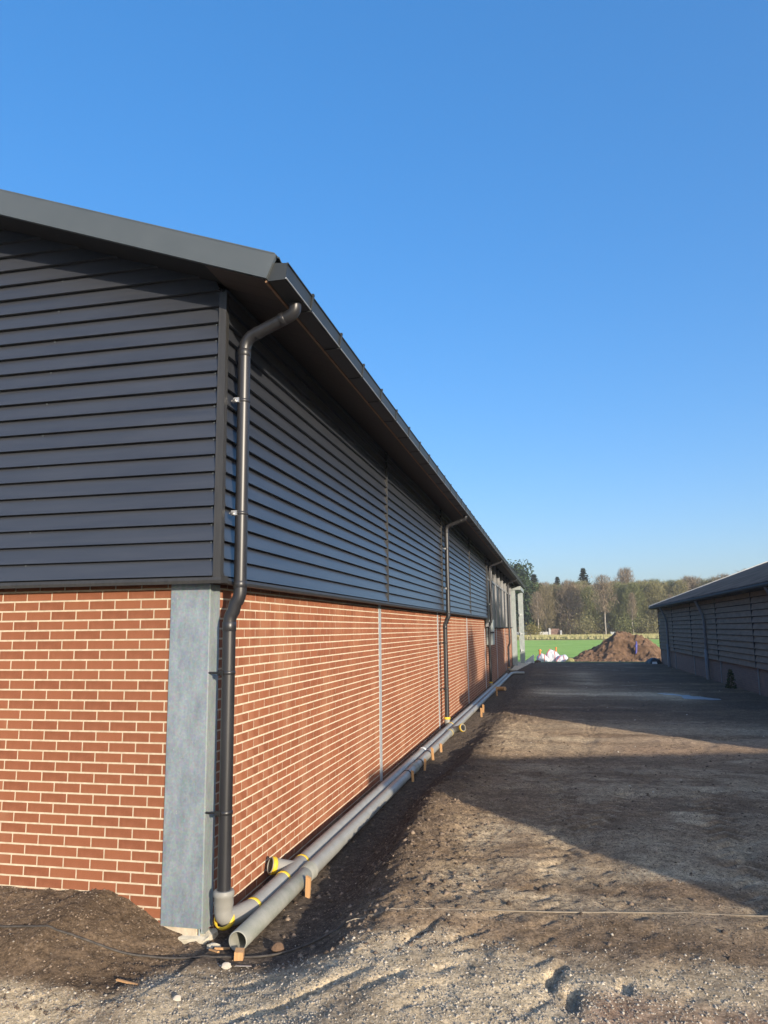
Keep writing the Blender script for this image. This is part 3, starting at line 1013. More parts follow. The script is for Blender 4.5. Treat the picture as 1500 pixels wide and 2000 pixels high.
front = empty('drain_pipe', (.40, -.26, .16), 'front grey drain pipe with open near end, resting on wooden pegs', 'drain pipe', 'drain pipes along the brick wall')
P1 = front.location
FX = lambda y: np.interp(y, [-.3, 10, 31], [.38, .38, .40])
FZ = lambda y: np.interp(y, [-.3, 10, 31], [.090, .075, .02])
def floc(m): m.v = [(x - P1.x, y - P1.y, z - P1.z) for x, y, z in m.v]; return m
fr = .065
m = MB(); m.pipe((FX(-.27), -.27, FZ(-.27)), (FX(1.25), 1.25, FZ(1.25)), fr, fr - .007, 32); floc(m).build('pipe', M['pvc_dirty'], front)
m = MB(); m.tube([(FX(y), y, FZ(y)) for y in [1.25] + list(np.arange(2, 31, 2.0)) + [30.5]] + arc((.40, 30.8, .02), (.41, 31.6, .02), (.95, 31.8, .0), 6), fr * .97, 24); floc(m).build('pipe', M['pvc'], front)
m = MB(); m.tube([(FX(y), y, FZ(y)) for y in (1.10, 1.11, 1.22, 1.235, 1.236, 1.25)], [fr, fr + .005, fr + .005, fr + .010, fr + .010, fr], 32, (False, True)); floc(m).build('socket', M['pvc_dirty'], front)
for y in (5.55, 6.5, 7.3): ring((FX(y), y, FZ(y)), (0, 1, 0), fr, .018, M['black'], front, P1, 'clip', .006)
for y in (6.1, 10.0): ring((FX(y), y, FZ(y)), (0, 1, 0), fr, .14, M['pvc_dirty'], front, P1, 'socket', .009)
yt = 10.2
m = MB(); d2 = Vector((.72, -.62, .25)).normalized(); c0 = Vector((FX(yt), yt + .15, FZ(yt))); c1 = c0 + d2 * .30
m.tube([c0, c1], .064, 24, (False, False)); m.pipe(c1 - d2 * .03, c1 + d2 * .04, .074, .056); floc(m).build('tee', M['pvc_new'], front)
ring(c1 + d2 * .02, d2, .073, .028, M['yellow'], front, P1)
m = MB(); m.tube([c1, c1 + d2 * .002], .057, 20); floc(m).build('end_cap', M['black'], front)
ring((FX(10.0), 9.95, FZ(10)), (0, 1, 0), fr + .004, .03, M['yellow'], front, P1)
y = 21.5
m = MB(); m.tube([(FX(y), y, FZ(y)), (FX(y) + .35, y - .2, FZ(y) + .02)], .07, 20); floc(m).build('tee', M['wood'], front)
ring((FX(y), y - .15, FZ(y)), (0, 1, 0), fr, .03, M['yellow'], front, P1)

# pegs
pegs = [(.475, .88, .16, .05, 'short square wooden peg beside the first socket of the front drain pipe'),
        (.47, 5.55, .17, .045, 'wooden peg nearest the first black clip on the front drain pipe'),
        (.475, 6.45, .18, .045, 'wooden peg at the middle black clip on the front drain pipe'),
        (.48, 7.3, .20, .045, 'tallest wooden peg, at the third black clip on the front drain pipe'),
        (.475, 8.2, .15, .05, 'wooden peg between the black clips and the yellow-ringed tee'),
        (.66, 13.6, .22, .06, 'wooden peg just past the open yellow-ringed tee'),
        (.60, 14.7, .22, .06, 'second wooden peg past the open yellow-ringed tee'),
        (.58, 19.6, .25, .07, 'farthest wooden peg, near the third downpipe')]
for x, y, h, w, lb in pegs:
    w *= .8
    z = gz(x, y) - .08
    o = one('wooden_peg', M['wood'], None, lambda m: m.hexa([(-w * .4, -.012, 0), (w * .4, -.012, 0), (w * .4, .012, 0), (-w * .4, .012, 0),
                                                      (-w / 2, -.013, h + .08), (w / 2, -.013, h + .065), (w / 2, .013, h + .065), (-w / 2, .013, h + .08)]),
            label=lb, cat='peg', group='wooden pegs holding the drain pipe')
    o.location = (x, y, z); o.rotation_euler = (random.uniform(-.06, .06), random.uniform(-.09, .09), random.uniform(-.3, .3))
o = one('wood_block', M['wood'], None, lambda m: m.box(-.028, .028, -.03, .03, -.03, .05), label='small orange wood block under the open pipe end', cat='wood block')
o.location = (.43, -.36, gz(.43, -.36) + .01); o.rotation_euler = (.1, .06, .25)
o = one('wood_lath', M['wood'], None, lambda m: m.box(-.085, .085, -.006, .006, -.004, .006), label='thin broken lath lying at the foot of the soil mound', cat='lath')
o.location = (-.06, -.86, gz(-.06, -.86) + .008); o.rotation_euler = (0, 0, -.22)


def stone(name, loc_, r, label, cat='stone', mat='stone', sq=(1, .8, .7)):
    m = MB()
    n1, n2 = 8, 6
    vs, fs = [], []
    for i in range(n2 + 1):
        th = math.pi * i / n2
        for j in range(n1):
            ph = 2 * math.pi * j / n1
            q = r * random.uniform(.72, 1.15)
            vs.append((q * math.sin(th) * math.cos(ph) * sq[0], q * math.sin(th) * math.sin(ph) * sq[1], r * math.cos(th) * sq[2]))
    for i in range(n2):
        for j in range(n1):
            fs.append((i * n1 + j, (i + 1) * n1 + j, (i + 1) * n1 + (j + 1) % n1, i * n1 + (j + 1) % n1))
    m.add(vs, fs, .5, False)
    o = m.build(name, M[mat], None, label=label, cat=cat)
    o.location = loc_
    return o


stone('stone', (.415, -.52, gz(.415, -.52) + .012), .032, 'rounded cream stone below the open pipe end')
stone('stone', (.36, -1.05, gz(.36, -1.05) + .006), .025, 'pale stone in the dark patch below the corner post')
stone('stone', (.15, -.13, gz(.15, -.13) + .01), .05, 'broken concrete lump beside the corner post footing', mat='concrete', sq=(1.2, .7, .6))
stone('soil_lump', (.62, -.16, gz(.62, -.16) + .02), .05, 'brown soil lump beside the open front pipe', 'soil lump', 'soil')
for i, (x, y) in enumerate(((.24, -.2), (.30, -.12), (.21, -.26))):
    o = one('wood_chip', M['wood'], None, lambda m: m.box(-.05, .05, -.008, .008, -.004, .006), label=('wood splinter in the middle of the rubble by the corner post', 'wood splinter closest to the elbow of the rear drain pipe', 'wood splinter farthest from the wall by the corner post')[i], cat='wood chip', group='wood splinters by the corner post')
    o.location = (x, y, gz(x, y) + .008); o.rotation_euler = (.1, .1, .4 + i * 1.1)
o = one('metal_strip', M['clip'], None, lambda m: m.box(-.05, .05, -.007, .007, -.001, .002), label='shiny bent metal strip on the gravel by the wood block', cat='metal strip')
o.location = (.52, -.5, gz(.52, -.5) + .012); o.rotation_euler = (0, .15, .5)

# cable over the mound and past the pipe mouth, then a cord across the yard
def ground_line(name, pts, r, mat, label, cat, smooth=2):
    P = []
    for a, b_ in zip(pts[:-1], pts[1:]):
        n = max(2, int(math.dist(a, b_) / .03))
        for i in range(n):
            t = i / n
            P.append((a[0] + (b_[0] - a[0]) * t, a[1] + (b_[1] - a[1]) * t))
    P.append(pts[-1])
    A = np.array(P)
    ker = np.ones(5) / 5
    for _ in range(4):
        A[2:-2, 0] = np.convolve(A[:, 0], ker, 'valid'); A[2:-2, 1] = np.convolve(A[:, 1], ker, 'valid')
    z = ground_h(A[None, :, 0], A[None, :, 1])[0]
    zs = np.copy(z)
    for _ in range(smooth): zs[3:-3] = np.convolve(zs, np.ones(7) / 7, 'valid')
    zs = np.maximum(zs, z - (.004 if smooth < 9 else .008)) + r * (.8 if smooth < 9 else 1.6)
    m = MB(); m.tube([(a, b_, c) for (a, b_), c in zip(A, zs)], r, 8)
    return m.build(name, mat, None, label=label, cat=cat)


ground_line('cable', [(-2.0, -.70), (-1.11, -.66), (-.74, -.65), (-.43, -.56), (-.26, -.50), (-.13, -.40), (.05, -.37), (.34, -.36), (.56, -.29), (.80, -.16), (.96, -.08), (1.05, -.06)], .0075, M['cable'],
            'dusty black cable running over the soil mound and past the pipe mouth', 'cable')
ground_line('cord', [(1.06, -.055), (1.4, -.045), (1.9, .02), (2.15, .05), (2.6, .12), (2.96, .19), (3.4, .26), (3.75, .32), (5.5, .6)], .0045, M['rope'],
            'thin tan cord stretched across the yard from the spoil bank', 'cord', 30)

# ------------------------------------------------------------------ old barn
ob = empty('old_barn', (8.6, 24, -.1), 'long old barn with weathered grey boards, low brick base and corrugated roof', 'barn')
OX = 8.6
off = ob.location


def part(name, mat, fn, parent=None, **kw):
    m = MB(); fn(m)
    if parent is None:
        m.v = [(x - off.x, y - off.y, z - off.z) for x, y, z in m.v]
        return m.build(name, mat, ob, **kw)
    m.v = [(x - off.x, y - off.y, z - off.z) for x, y, z in m.v]
    return m.build(name, mat, parent, **kw)


OJ = [5.3, 9.5, 15.1, 20.7, 26.25, 31.9, 37.5, 43.1]
part('brick_base', M['old_brick'], lambda m: (m.box(OX + .03, OX + .25, 5.3, 43.1, -.5, .80), m.box(OX + .26, 21.4, 42.85, 43.1, -.5, .8), m.box(OX + .26, 21.4, 5.3, 5.55, -.5, .8)))
part('sheathing', M['dark'], lambda m: (m.box(OX + .05, OX + .2, 5.3, 43.08, .8, 3.2), m.prism_y([(OX + .21, .8), (21.4, .8), (21.4, 3.2), (15.0, 5.6), (OX + .21, 3.2)], 42.9, 43.05), m.prism_y([(OX + .21, .8), (21.4, .8), (21.4, 3.2), (15.0, 5.6), (OX + .21, 3.2)], 5.35, 5.5)))
for k in range(12):
    z0 = .79 + .2 * k
    for a, b_ in zip(OJ[:-1], OJ[1:]):
        j = random.uniform(-.006, .006)
        part('board', M['old_board'], lambda m: (m.hexa([(OX - .055 + j, b_ - .03, z0), (OX - .055 + j, a + .03, z0), (OX - .015, a + .03, z0), (OX - .015, b_ - .03, z0),
                                                 (OX - .012 + j, b_ - .03, z0 + .180), (OX - .012 + j, a + .03, z0 + .180), (OX + .04, a + .03, z0 + .180), (OX + .04, b_ - .03, z0 + .180)], random.random())))
for J in OJ[1:]:
    part('board_joint', M['dark'], lambda m: m.box(OX - .05, OX + .02, J - .028, J + .028, .80, 3.13))
    part('panel_post', M['old_post'], lambda m: m.box(OX + .0, OX + .029, J - .05, J + .05, -.4, .79))
def oroof(m):
    roof(m, 8.15, 15.0, 3.29, .368, 4.9, 43.5, .177, .025, .012, 6)
    roof(m, 21.85, 15.0, 3.29, .368, 4.9, 43.5, .177, .025, .012, 2)
part('roof', M['old_roof'], oroof)
part('verge_capping', M['verge'], lambda m: m.hexa([(8.13, 43.42, 3.24), (8.13, 43.56, 3.24), (15.0, 43.56, 3.24 + .368 * 6.87), (15.0, 43.42, 3.24 + .368 * 6.87),
                                                    (8.13, 43.42, 3.36), (8.13, 43.56, 3.36), (15.0, 43.56, 3.36 + .368 * 6.87), (15.0, 43.42, 3.36 + .368 * 6.87)]))
part('gutter', M['dark'], lambda m: m.tube([(8.16, 4.95, 3.20), (8.16, 43.45, 3.20)], .06, 10))
part('soffit', M['dark'], lambda m: m.box(8.2, OX + .05, 4.95, 43.4, 3.14, 3.2))
for Y in (17.4, 28.3, 39.2):
    def dp_(m):
        m.tube([(8.20, Y, 3.16), (8.26, Y, 3.05), (8.46, Y, 2.55), (8.50, Y, 2.3), (8.50, Y, .95)], .055, 14)
        m.tube([(8.50, Y, 1.15), (8.50, Y, 1.14), (8.50, Y, -.25)], [.055, .075, .075], 14)
    part('downpipe', M['old_pipe'], dp_)

# ------------------------------------------------------------------ unseen shed added behind the camera's right shoulder, shaped to cast the yard shadow
sun_h = Vector((-math.sin(R(40)), math.cos(R(40)), 0)); side_h = Vector((math.cos(R(40)), math.sin(R(40)), 0))
sh_ = MB()
prof = [(3.10, -.3), (14, -.3), (14, 3.0), (4.4, 3.98), (3.10, 3.80)]
S0 = -12.0
vs = [tuple(side_h * u + sun_h * S0 + Vector((0, 0, z))) for u, z in prof] + [tuple(side_h * u + sun_h * (S0 - 6) + Vector((0, 0, z))) for u, z in prof]
shed = empty('shed', tuple(side_h * 8 + sun_h * S0), 'board shed added out of view to the side, shaped to cast the yard shadow', 'shed')
so_ = shed.location
sh_.add([(x - so_.x, y - so_.y, z - so_.z) for x, y, z in vs], [(0, 1, 2, 3, 4), (9, 8, 7, 6, 5)] + [(i, i + 5, (i + 1) % 5 + 5, (i + 1) % 5) for i in range(5)])
sh_.build('wall', M['old_board'], shed)
rf = MB()
q = [(3.1, 3.805), (4.4, 3.985), (14.05, 3.0)]
for (u0, z0), (u1, z1) in zip(q[:-1], q[1:]):
    ps = []
    for dz in (.004, .03):
        for u, z, s in ((u0, z0, S0 + .02), (u1, z1, S0 + .02), (u1, z1, S0 - 6.1), (u0, z0, S0 - 6.1)):
            p = side_h * u + sun_h * s + Vector((0, 0, z + dz)) - so_
            ps.append(tuple(p))
    rf.hexa(ps)
rf.build('roof', M['old_roof'], shed)

# ------------------------------------------------------------------ thin winter haze
hm = bpy.data.materials.new('thin_haze'); hm.use_nodes = True
hn = hm.node_tree
hn.nodes.remove(hn.nodes['Principled BSDF'])
pv = hn.nodes.new('ShaderNodeVolumePrincipled')
pv.inputs['Color'].default_value = (.92, .95, 1.0, 1)
pv.inputs['Density'].default_value = HAZE
hn.links.new(pv.outputs[0], hn.nodes['Material Output'].inputs['Volume'])
one('haze', hm, None, lambda m: m.box(-720, 720, -720, 900, -3.0, 27.0), kind='stuff', label='thin pale haze over the fields and the wood')

# ------------------------------------------------------------------ things at the end of the yard
# soil heap
X, Y = np.meshgrid(np.linspace(3.0, 13.4, 170), np.linspace(60.0, 71.5, 110))
ridge = np.interp(X, [3.0, 3.6, 5.0, 6.4, 7.2, 7.7, 8.15, 8.7, 9.5, 10.3, 11.6, 13.4], [0, .2, .85, 1.5, 2.15, 2.65, 2.75, 2.4, 2.35, 1.9, 1.0, 0])
cy = 65.5 + .25 * np.sin(X)
dpth = np.exp(-np.abs((Y - cy) / (2.7 + .35 * np.sin(X * 2))) ** 2.2)
Z = ridge * dpth * (1 + .10 * fbm(X, Y, .9, 3, 81)) + fbm(X, Y, .8, 4, 82) * .36 * np.clip(ridge * dpth, 0, .8) + fbm(X, Y, .2, 3, 83) * .17 * np.clip(ridge * dpth * 2, 0, 1)
foot = np.exp(-((Y - 61.6) / .9) ** 2) * np.interp(X, [3.0, 3.4, 5.5, 11, 12.5], [0, .22, .30, .35, 0]) * (1 + fbm(X, Y, .3, 3, 85))
Z = np.maximum(Z, foot) - .96
heap = bpy.data.objects.new('soil_heap', grid_mesh('soil_heap', X, Y, Z, M['soil'])); link(heap)
tag(heap, 'big heap of brown soil at the end of the yard', 'soil heap')
# blue pipe stuck in the heap
def hz(x, y):
    i = np.argmin(np.abs(np.linspace(60.0, 71.5, 110) - y)); j = np.argmin(np.abs(np.linspace(3.0, 13.4, 170) - x)); return float(Z[i, j])
m = MB(); m.tube([(0, 0, -.4), (.02, .05, .55), (.0, .12, .9)], [.07, .08, .06], 12); m.tube([(-.02, .06, .42), (-.02, .06, .58)], .11, 12)
o = m.build('blue_pipe', M['blue'], None, label='blue plastic pipe sticking up from the soil heap', cat='pipe'); o.location = (9.1, 62.9, hz(9.1, 62.9) + .1); o.rotation_euler = (-.15, .1, 0)


# bulk bags
def lump(nu, nv, fn):
    m = MB(); vs, fs = [], []
    for i in range(nv + 1):
        for j in range(nu):
            vs.append(fn(2 * math.pi * j / nu, i / nv))
    for i in range(nv):
        for j in range(nu):
            fs.append((i * nu + j, i * nu + (j + 1) % nu, (i + 1) * nu + (j + 1) % nu, (i + 1) * nu + j))
    m.add(vs, fs, .5, True)
    m.add(vs[-nu:], [tuple(range(nu))])
    return m


def bag(cx, cy, w, d, h, seed, label):
    rd = random.Random(seed)
    ph = [rd.random() * 6.28 for _ in range(8)]

    def fn(a, t):
        c, s = math.cos(a), math.sin(a)
        k = (abs(c) ** 2.8 + abs(s) ** 2.8) ** (-1 / 2.8)
        th = t * math.pi / 2
        r = max(0.0, math.cos(th)) ** .62 * (.92 + .12 * math.sin(math.pi * min(1, t * 1.5))) + .02
        r *= 1 + .08 * math.sin(2 * a + ph[0] + 3 * t) + .07 * math.sin(3 * a + ph[1] - 7 * t) + .045 * math.sin(7 * a + ph[2] + 9 * t) + .03 * math.sin(13 * a + ph[4] - 15 * t)
        z = h * math.sin(th) * (1 + (.14 * math.sin(a + ph[3]) + .07 * math.sin(3 * a + ph[5])) * math.sin(math.pi * t))
        return (c * k * r * w / 2, s * k * r * d / 2, z)
    m = lump(56, 26, fn)
    root = m.build('bulk_bag', M['bag'], None, label=label, cat='bulk bag', group='white bulk bags at the field edge')
    root.location = (cx, cy, -.98)
    for aa in (3.9, 5.1):
        s = MB()
        s.tube([Vector(fn(aa + .3 * (t - .5), t)) * 1.015 for t in [.06 + .8 * i / 12 for i in range(13)]], .026, 6)
        s.build('strap', M['red'], root)
    return root


bg = bag(1.30, 62.6, 1.0, .95, .84, 3, 'slumped white bulk bag with orange tied top, the one nearer the barn')
m = MB(); m.tube([(-.2, -.1, .78), (-.22, -.12, 1.02), (-.20, -.1, 1.14), (-.2, -.1, 1.24)], [.10, .07, .15, .09], 10); m.build('tie', M['orange'], bg)
bg2 = bag(2.15, 63.2, 1.2, 1.05, 1.16, 8, 'tallest white bulk bag with red straps, in the middle')
m = MB(); m.tube([(.3, -.1, 1.05), (.32, -.12, 1.28), (.3, -.1, 1.38)], [.08, .06, .11], 10); m.build('tie', M['orange'], bg2)
bag(2.95, 62.5, 1.0, .9, .74, 15, 'lowest white bulk bag, the one nearer the soil heap')
# white panel standing at the end of the apron
o = one('insulation_sheet', M['white'], None, lambda m: m.hexa([(.55, 44.8, -.25), (1.06, 44.6, -.25), (1.08, 44.68, -.25), (.57, 44.88, -.25), (.55, 44.8, .05), (1.06, 44.6, .42), (1.08, 44.68, .42), (.57, 44.88, .05)]),
        label='white slanted panel standing at the end of the concrete apron', cat='insulation sheet')
# rubble beside it, black sheet bundle at the old barn's corner
stone('rubble', (1.28, 45.9, -.1), .16, 'orange brown rubble between white panel and bulk bag', 'rubble', 'soil', (1.5, 1, .8))
stone('shrub_stump', (3.6, 61.5, -.72), .33, 'mossy clump at the left foot of the soil heap', 'clump', 'dry', (1.1, 1, .9))
bb = lump(24, 10, lambda a, t: ((.42 + .08 * math.sin(3 * a) + .05 * math.sin(7 * a + 1)) * math.cos(a) * (1 - .75 * t ** 2), (.35 + .05 * math.sin(5 * a)) * math.sin(a) * (1 - .75 * t ** 2), .42 * t ** .7)).build('plastic_bundle', M['bin_bag'], None,
    label='crumpled dark plastic bundle at the far corner of the old barn', cat='plastic bundle')
bb.location = (8.15, 43.0, -.16)
m = MB(); m.hexa([(-.16, -.40, .05), (.14, -.42, .05), (.14, -.38, .05), (-.16, -.36, .05), (-.12, -.34, .20), (.12, -.36, .20), (.12, -.32, .20), (-.12, -.30, .20)])
m.build('pale_flap', M['white'], bb)


# small shrub by the old barn wall
def leaves(n, fn, lo, hi, asp=.45):
    m = MB()
    for _ in range(n):
        p = Vector(fn())
        s = random.uniform(lo, hi)
        u = Vector((random.gauss(0, 1), random.gauss(0, 1), random.gauss(0, 1))).normalized()
        w = u.cross(Vector((random.gauss(0, 1), random.gauss(0, 1), random.gauss(0, 1)))).normalized() * asp
        m.add([p - u * s, p - w * s, p + u * s, p + w * s], [(0, 1, 2, 3)], random.random())
    return m


def cone_pt(h, r):
    t = random.random() ** 1.3
    a = random.random() * 6.28; q = r * (1 - t) ** .7 * math.sqrt(random.random()) + .03
    return (q * math.cos(a), q * math.sin(a), t * h)


sb = empty('shrub', (8.33, 23.3, gz(8.33, 23.3)), 'small dark conical evergreen shrub against the old barn base', 'shrub')
leaves(420, lambda: cone_pt(.62, .17), .02, .055).build('foliage', M['evergreen'], sb)
m = MB(); m.tube([(0, 0, -.05), (0, 0, .35)], .015, 6); m.build('stem', M['bark'], sb)

# ------------------------------------------------------------------ field edge and wood
def wx(px, D):
    """world x of a bearing seen at picture column px, D metres in front of the front wall line"""
    return 2.505 + (px - 1085.0) / 1469.4 * (D + 5.2) * 1.045


def top(py, D):
    return 2.1 + (1226.0 - py) / 1469.4 * (D + 5.2) * 1.03


for i, (px, D) in enumerate(((1040, 143), (1168, 143), (1330, 143))):
    o = one('fence_post', M['bark'], None, lambda m: m.tube([(0, 0, -.1), (0, 0, 1.25)], .06, 6), cat='fence post', group='posts of the field fence',
            label=('thin dark fence post at the field edge beside the barn end', 'thin dark fence post at the field edge left of the soil heap', 'thin dark fence post at the field edge behind the old barn')[i])
    o.location = (wx(px, D), D, -.1)
# low pale wall and small shelter at the wood edge
D = 165
one('low_wall', M['verge'], None, lambda m: m.box(wx(1000, D), wx(1076, D), D, D + .3, -.1, 1.25), label='long low pale wall at the edge of the wood', cat='wall')
sh2 = empty('shelter', (wx(1086, D), D, -.1), 'small dark shelter between two pale posts at the wood edge', 'shelter')
for x in (-1.35, 1.0):
    m = MB(); m.box(x - .22, x + .22, -.2, .2, 0, 1.6 if x > 0 else 2.1); m.build('post', M['verge'], sh2)
m = MB(); m.box(-1.1, .75, .3, 1.8, 0, 1.3); m.prism_y([(-1.3, 1.3), (.9, 1.3), (.6, 2.0), (-.9, 2.0)], .2, 1.9); m.build('hut', M['old_brick'], sh2)
o = one('white_post', M['white'], None, lambda m: m.box(-.5, .5, -.2, .2, 0, 1.2), label='short white block at the wood edge near the pale birch', cat='block'); o.location = (wx(1184, D), D, -.1)

# dry grass tufts (stuff)
m = MB()
for _ in range(9000):
    D_ = random.uniform(146, 168); x = wx(random.uniform(985, 1330), D_)
    h = random.uniform(.25, .8); w = random.uniform(.08, .25); dx = random.uniform(-.3, .3)
    m.add([(x - w, D_, -.1), (x + w, D_, -.1), (x + dx, D_ + .1, h)], [(0, 1, 2)], random.random())
m.build('dry_grass', M['drygrass'], None, kind='stuff', label='tufts of dry yellow grass along the field edge')


# undergrowth under the wood (one mass)
m = MB()
for _ in range(26000):
    D_ = random.uniform(174, 205); x = wx(random.uniform(985, 1400), D_)
    z = -.1 + abs(random.gauss(0, 1.3)); L = random.uniform(.25, .7)
    u = Vector((random.gauss(0, .5), random.gauss(0, .5), random.uniform(.3, 1))).normalized() * L
    w = Vector((random.gauss(0, 1), random.gauss(0, 1), .2)).normalized() * random.uniform(.03, .12)
    p = Vector((x, D_, z))
    m.add([p - u - w, p - u + w, p + u], [(0, 1, 2)], random.random() * .7)
m.build('undergrowth', M['twig_brown'], None, kind='stuff', label='tangled brown undergrowth along the foot of the wood')


# trees
def bare_crown(h, w, base, n, seed, lean=0):
    random.seed(seed)
    m = MB()
    # limbs
    limbs = []
    for i in range(16):
        t = base + (1 - base) * (i / 16) * .85
        a = random.random() * 6.28
        L = w * random.uniform(.35, .6) * (1.25 - t)
        p0 = Vector((0, 0, h * t)); p1 = p0 + Vector((math.cos(a) * L, math.sin(a) * L, L * random.uniform(.8, 1.6)))
        p1.z = min(p1.z, h * .98)
        limbs.append((p0, p1))
    for p0, p1 in limbs:
        m.tube([p0, (p0 + p1) / 2 + Vector((0, 0, .1)), p1], [h * .006, h * .004, h * .0015], 4, (False, False), .35, False)
    for _ in range(n):
        if random.random() < .45:
            p0, p1 = random.choice(limbs)
            p = p0.lerp(p1, random.uniform(.3, 1.1)) + Vector((random.gauss(0, 1), random.gauss(0, 1), random.gauss(0, 1))) * w * .10
        else:
            t = random.random() ** .8
            zz = base + (1 - base) * t
            q = w * .5 * math.sqrt(max(0, math.sin(math.pi * min(1, .12 + .86 * t)))) * math.sqrt(random.random())
            a = random.random() * 6.28
            p = Vector((q * math.cos(a), q * math.sin(a), h * zz))
        if p.z > h: p.z = h - random.random()
        u = Vector((p.x * .25 + random.gauss(0, .6), p.y * .25 + random.gauss(0, .6), random.uniform(.2, 2.0))).normalized()
        L = random.uniform(.35, 1.1) * h / 18
        wv = u.cross(Vector((random.gauss(0, 1), random.gauss(0, 1), .2))).normalized() * random.uniform(.022, .075) * h / 18
        m.add([p - u * L - wv, p - u * L + wv, p + u * L], [(0, 1, 2)], random.random())
    return m


def trunk_mb(h, r, top_=.9):
    m = MB()
    pts = [(0, 0, -.4)]
    x = y = 0
    for i in range(1, 8):
        x += random.uniform(-.12, .12); y += random.uniform(-.12, .12)
        pts.append((x, y, h * top_ * i / 7))
    m.tube(pts, [r * (1.15 - 1.05 * i / 7) + .02 for i in range(8)], 7, (False, False))
    return m


def conifer(h, w, n, seed, base=.12, ragged=.25):
    random.seed(seed)
    m = MB()
    lay = 30
    for i in range(lay):
        t = base + (1 - base) * i / lay
        R_ = w / 2 * (1 - t) ** .95 * (1 + random.uniform(-ragged, ragged)) + .2
        nb = 9
        for b in range(nb):
            a = 6.28 * b / nb + random.random()
            rr_ = R_ * random.uniform(.7, 1.1)
            for k in range(n):
                q = rr_ * (k + random.random()) / n
                p = Vector((q * math.cos(a), q * math.sin(a), h * t - q * .28 + .35 * q * q / R_ + random.gauss(0, .12)))
                s = random.uniform(.25, .6) * (1.2 - .5 * q / R_)
                a2 = a + random.gauss(0, .7)
                u = Vector((math.cos(a2), math.sin(a2), random.gauss(-.1, .2))) * s
                v = Vector((-math.sin(a2), math.cos(a2), random.gauss(0, .4))) * s * .45
                m.add([p - u, p - v, p + u, p + v], [(0, 1, 2, 3)], random.random())
    m.tube([(0, 0, 0), (0, 0, h)], [.2, .02], 5, (False, False), .2)
    return m


def blob_tree(h, w, n, seed):
    random.seed(seed)
    m = MB()
    cl_ = [(random.gauss(0, w * .2), random.gauss(0, w * .2), h * random.uniform(.22, .95), w * random.uniform(.12, .26)) for _ in range(30)]
    for _ in range(n):
        c = random.choice(cl_)
        k = 1 - .62 * max(0, c[2] / h - .5) * 2
        d = Vector((random.gauss(0, 1), random.gauss(0, 1), random.gauss(0, .7))).normalized() * c[3] * random.uniform(.75, 1.05)
        p = Vector((c[0] * k, c[1] * k, c[2])) + d
        s = random.uniform(.18, .42)
        u = Vector((random.gauss(0, 1), random.gauss(0, 1), random.gauss(0, .5))).normalized() * s
        v = u.cross(Vector((random.gauss(0, 1), random.gauss(0, 1), random.gauss(0, 1)))).normalized() * s * .6
        m.add([p - u, p - v, p + u, p + v], [(0, 1, 2, 3)], random.random())
    return m


CROWNS = {}
for key, mat in (('olive', 'twig_olive'), ('brown', 'twig_brown'), ('red', 'twig_red'), ('green', 'twig_green')):
    CROWNS[key] = [bare_crown(18, 9.5, .16, 3300, 100 + hash_ * 7 + len(key), 0).mesh('crown', M[mat]) for hash_ in range(3)]
CROWNS['birch'] = [bare_crown(18, 7, .40, 1500, 300 + i).mesh('crown', M['twig_red']) for i in range(2)]
CROWNS['conifer'] = [conifer(18, 15, 14, 400 + i).mesh('crown', M['needles']) for i in range(2)]
CROWNS['evergreen'] = [blob_tree(18, 11, 6500, 500 + i).mesh('crown', M['evergreen']) for i in range(2)]
TRUNKS = {}
random.seed(5)
TRUNKS['bark'] = [trunk_mb(18, .19).mesh('trunk', M['bark']) for _ in range(3)]
TRUNKS['birch'] = [trunk_mb(18, .20, .95).mesh('trunk', M['birch']) for _ in range(2)]


def tree(kind, px, py, D, label, group=None, wide=1.0, name=None):
    h = top(py, D)
    root = empty(name or {'conifer': 'spruce_tree', 'birch': 'birch_tree', 'evergreen': 'evergreen_tree'}.get(kind, 'bare_tree'), (wx(px, D), D, -.1), label, 'tree', group)
    s = (h + .1) / 18
    c = bpy.data.objects.new('crown', random.choice(CROWNS[kind])); link(c, root)
    c.scale = (s * wide, s * wide, s); c.rotation_euler = (0, 0, random.random() * 6.28)
    t = bpy.data.objects.new('trunk', random.choice(TRUNKS['birch' if kind == 'birch' else 'bark'])); link(t, root)
    t.scale = (s, s, s); t.rotation_euler = (0, 0, random.random() * 6.28)
    return root


G = 'trees of the wood beyond the field'
tree('evergreen', 1019, 1106, 172, 'tall ragged dark evergreen nearest the new barn end', G, 1.0)
tree('evergreen', 1034, 1128, 178, 'lower dark evergreen beside the tall ragged one', G, .9)
tree('conifer', 1050, 1126, 205, 'dark pine top behind the birch nearest the barn', G, 1.25)
tree('conifer', 1092, 1132, 205, 'small pointed spruce top rising between brown bare trees', G, .9)
tree('conifer', 1138, 1117, 200, 'tallest dark spruce standing above the bare wood', G, .95)
tree('birch', 1054, 1160, 163, 'reddish birch with pale trunk beside the low wall', G, .9)
tree('birch', 1172, 1132, 163, 'tall birch with bright white forked trunk left of the soil heap', G, 1.1)
tree('birch', 1205, 1121, 192, 'thin grey topped birch rising left of the heap peak', G, .7)
tree('birch', 1214, 1120, 193, 'thin grey topped birch rising above the heap peak', G, .7)
tree('birch', 1219, 1165, 164, 'short pale birch trunk behind the heap peak', G, .6)
tree('birch', 1284, 1170, 166, 'pale trunk close to the old barn corner', G, .6)
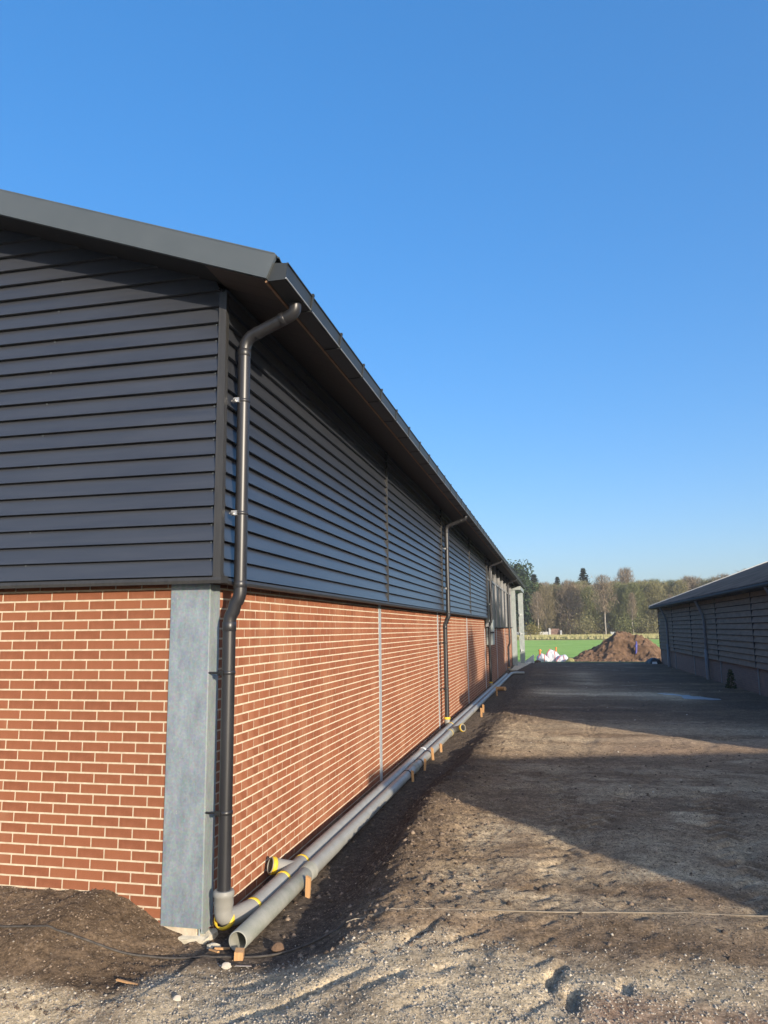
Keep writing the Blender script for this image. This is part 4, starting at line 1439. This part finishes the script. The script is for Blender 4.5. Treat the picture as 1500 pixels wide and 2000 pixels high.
front_row = [(1068, 1150, 'brown'), (1082, 1146, 'olive'), (1096, 1148, 'green'), (1110, 1140, 'red'), (1122, 1146, 'brown'), (1134, 1150, 'brown'), (1147, 1152, 'green'),
             (1160, 1160, 'olive'), (1183, 1148, 'olive'), (1196, 1146, 'green'), (1208, 1150, 'olive'), (1222, 1147, 'green'), (1234, 1144, 'olive'), (1247, 1148, 'green'), (1260, 1146, 'olive'), (1272, 1147, 'olive'),
             (1286, 1144, 'green'), (1300, 1146, 'olive'), (1316, 1138, 'red'), (1330, 1142, 'brown'), (1344, 1144, 'olive'), (1360, 1140, 'brown'), (1376, 1136, 'red'), (1392, 1142, 'brown'), (1410, 1130, 'red'), (1426, 1128, 'brown')]
names = {'brown': 'brown', 'olive': 'olive green', 'red': 'reddish brown', 'green': 'mossy green'}
ORD = ['first', 'second', 'third', 'fourth', 'fifth', 'sixth', 'seventh', 'eighth', 'ninth', 'tenth']
seen = {}
for i, (px, py, kd) in enumerate(front_row):
    rel = ('left of the tallest spruce' if px < 1136 else 'between the tallest spruce and white birch' if px < 1172 else 'between the white birch and the heap peak' if px < 1208
           else 'between the heap peak and the old barn' if px < 1280 else 'showing above the old barn roof')
    k_ = seen.get((kd, rel), 0); seen[(kd, rel)] = k_ + 1
    tree(kd, px, py, 170 + (i * 37 % 11), f'{ORD[k_]} bare {names[kd]} tree {rel}', G, random.uniform(.8, 1.05))
for i in range(40):
    px = 1012 + i * 11.2
    kd = ('brown', 'olive', 'green', 'red')[(i * 7) % 4]
    tree(kd, px, 1146 + (i * 53 % 11) - 4, 186 + (i * 29 % 22), f'{ORD[i // 4]} bare {names[kd]} tree deep in the wood, counted from the new barn', G, random.uniform(.9, 1.2))
# trees behind the old barn, outside the frame, that shade the wall and the yard
def near_tree(kind, x, y, h, w, label):
    root = empty('evergreen_tree' if kind == 'evergreen' else 'bare_tree', (x, y, -.1), label, 'tree')
    s_ = h / 18
    c = bpy.data.objects.new('crown', CROWNS[kind][0]); link(c, root); c.scale = (w / 11, w / 11, s_)
    t = bpy.data.objects.new('trunk', TRUNKS['bark'][0]); link(t, root); t.scale = (s_, s_, s_)


near_tree('evergreen', 26.0, -2.5, 12.5, 11.5, 'dense evergreen standing behind the old barn, its shadow on the far brick wall')
near_tree('red', 20.5, -6.5, 9.5, 3.4, 'bare tree behind the old barn, its thin shadow on the brick wall')

# bushes along the wood edge
for px, D, w, h, mat, lb in ((1045, 162, 3.6, 3.6, 'shrub', 'round yellow green bush beside the pale low wall'), (1136, 163, 6.5, 6.0, 'twig_olive', 'pale olive bush left of the white birch'),
                             (1205, 164, 6, 5.5, 'twig_green', 'mossy bush behind the soil heap'), (1250, 165, 6, 5.0, 'twig_olive', 'olive bush beside the old barn end')):
    b = empty('bush', (wx(px, D), D, -.1), lb, 'bush')
    leaves(1500, lambda: (random.gauss(0, w * .24), random.gauss(0, w * .24), abs(random.gauss(h * .38, h * .24))), .10, .3, .3).build('foliage', M[mat], b)
    m = MB(); m.tube([(0, 0, 0), (0, 0, h * .5)], .06, 5); m.build('stem', M['bark'], b)
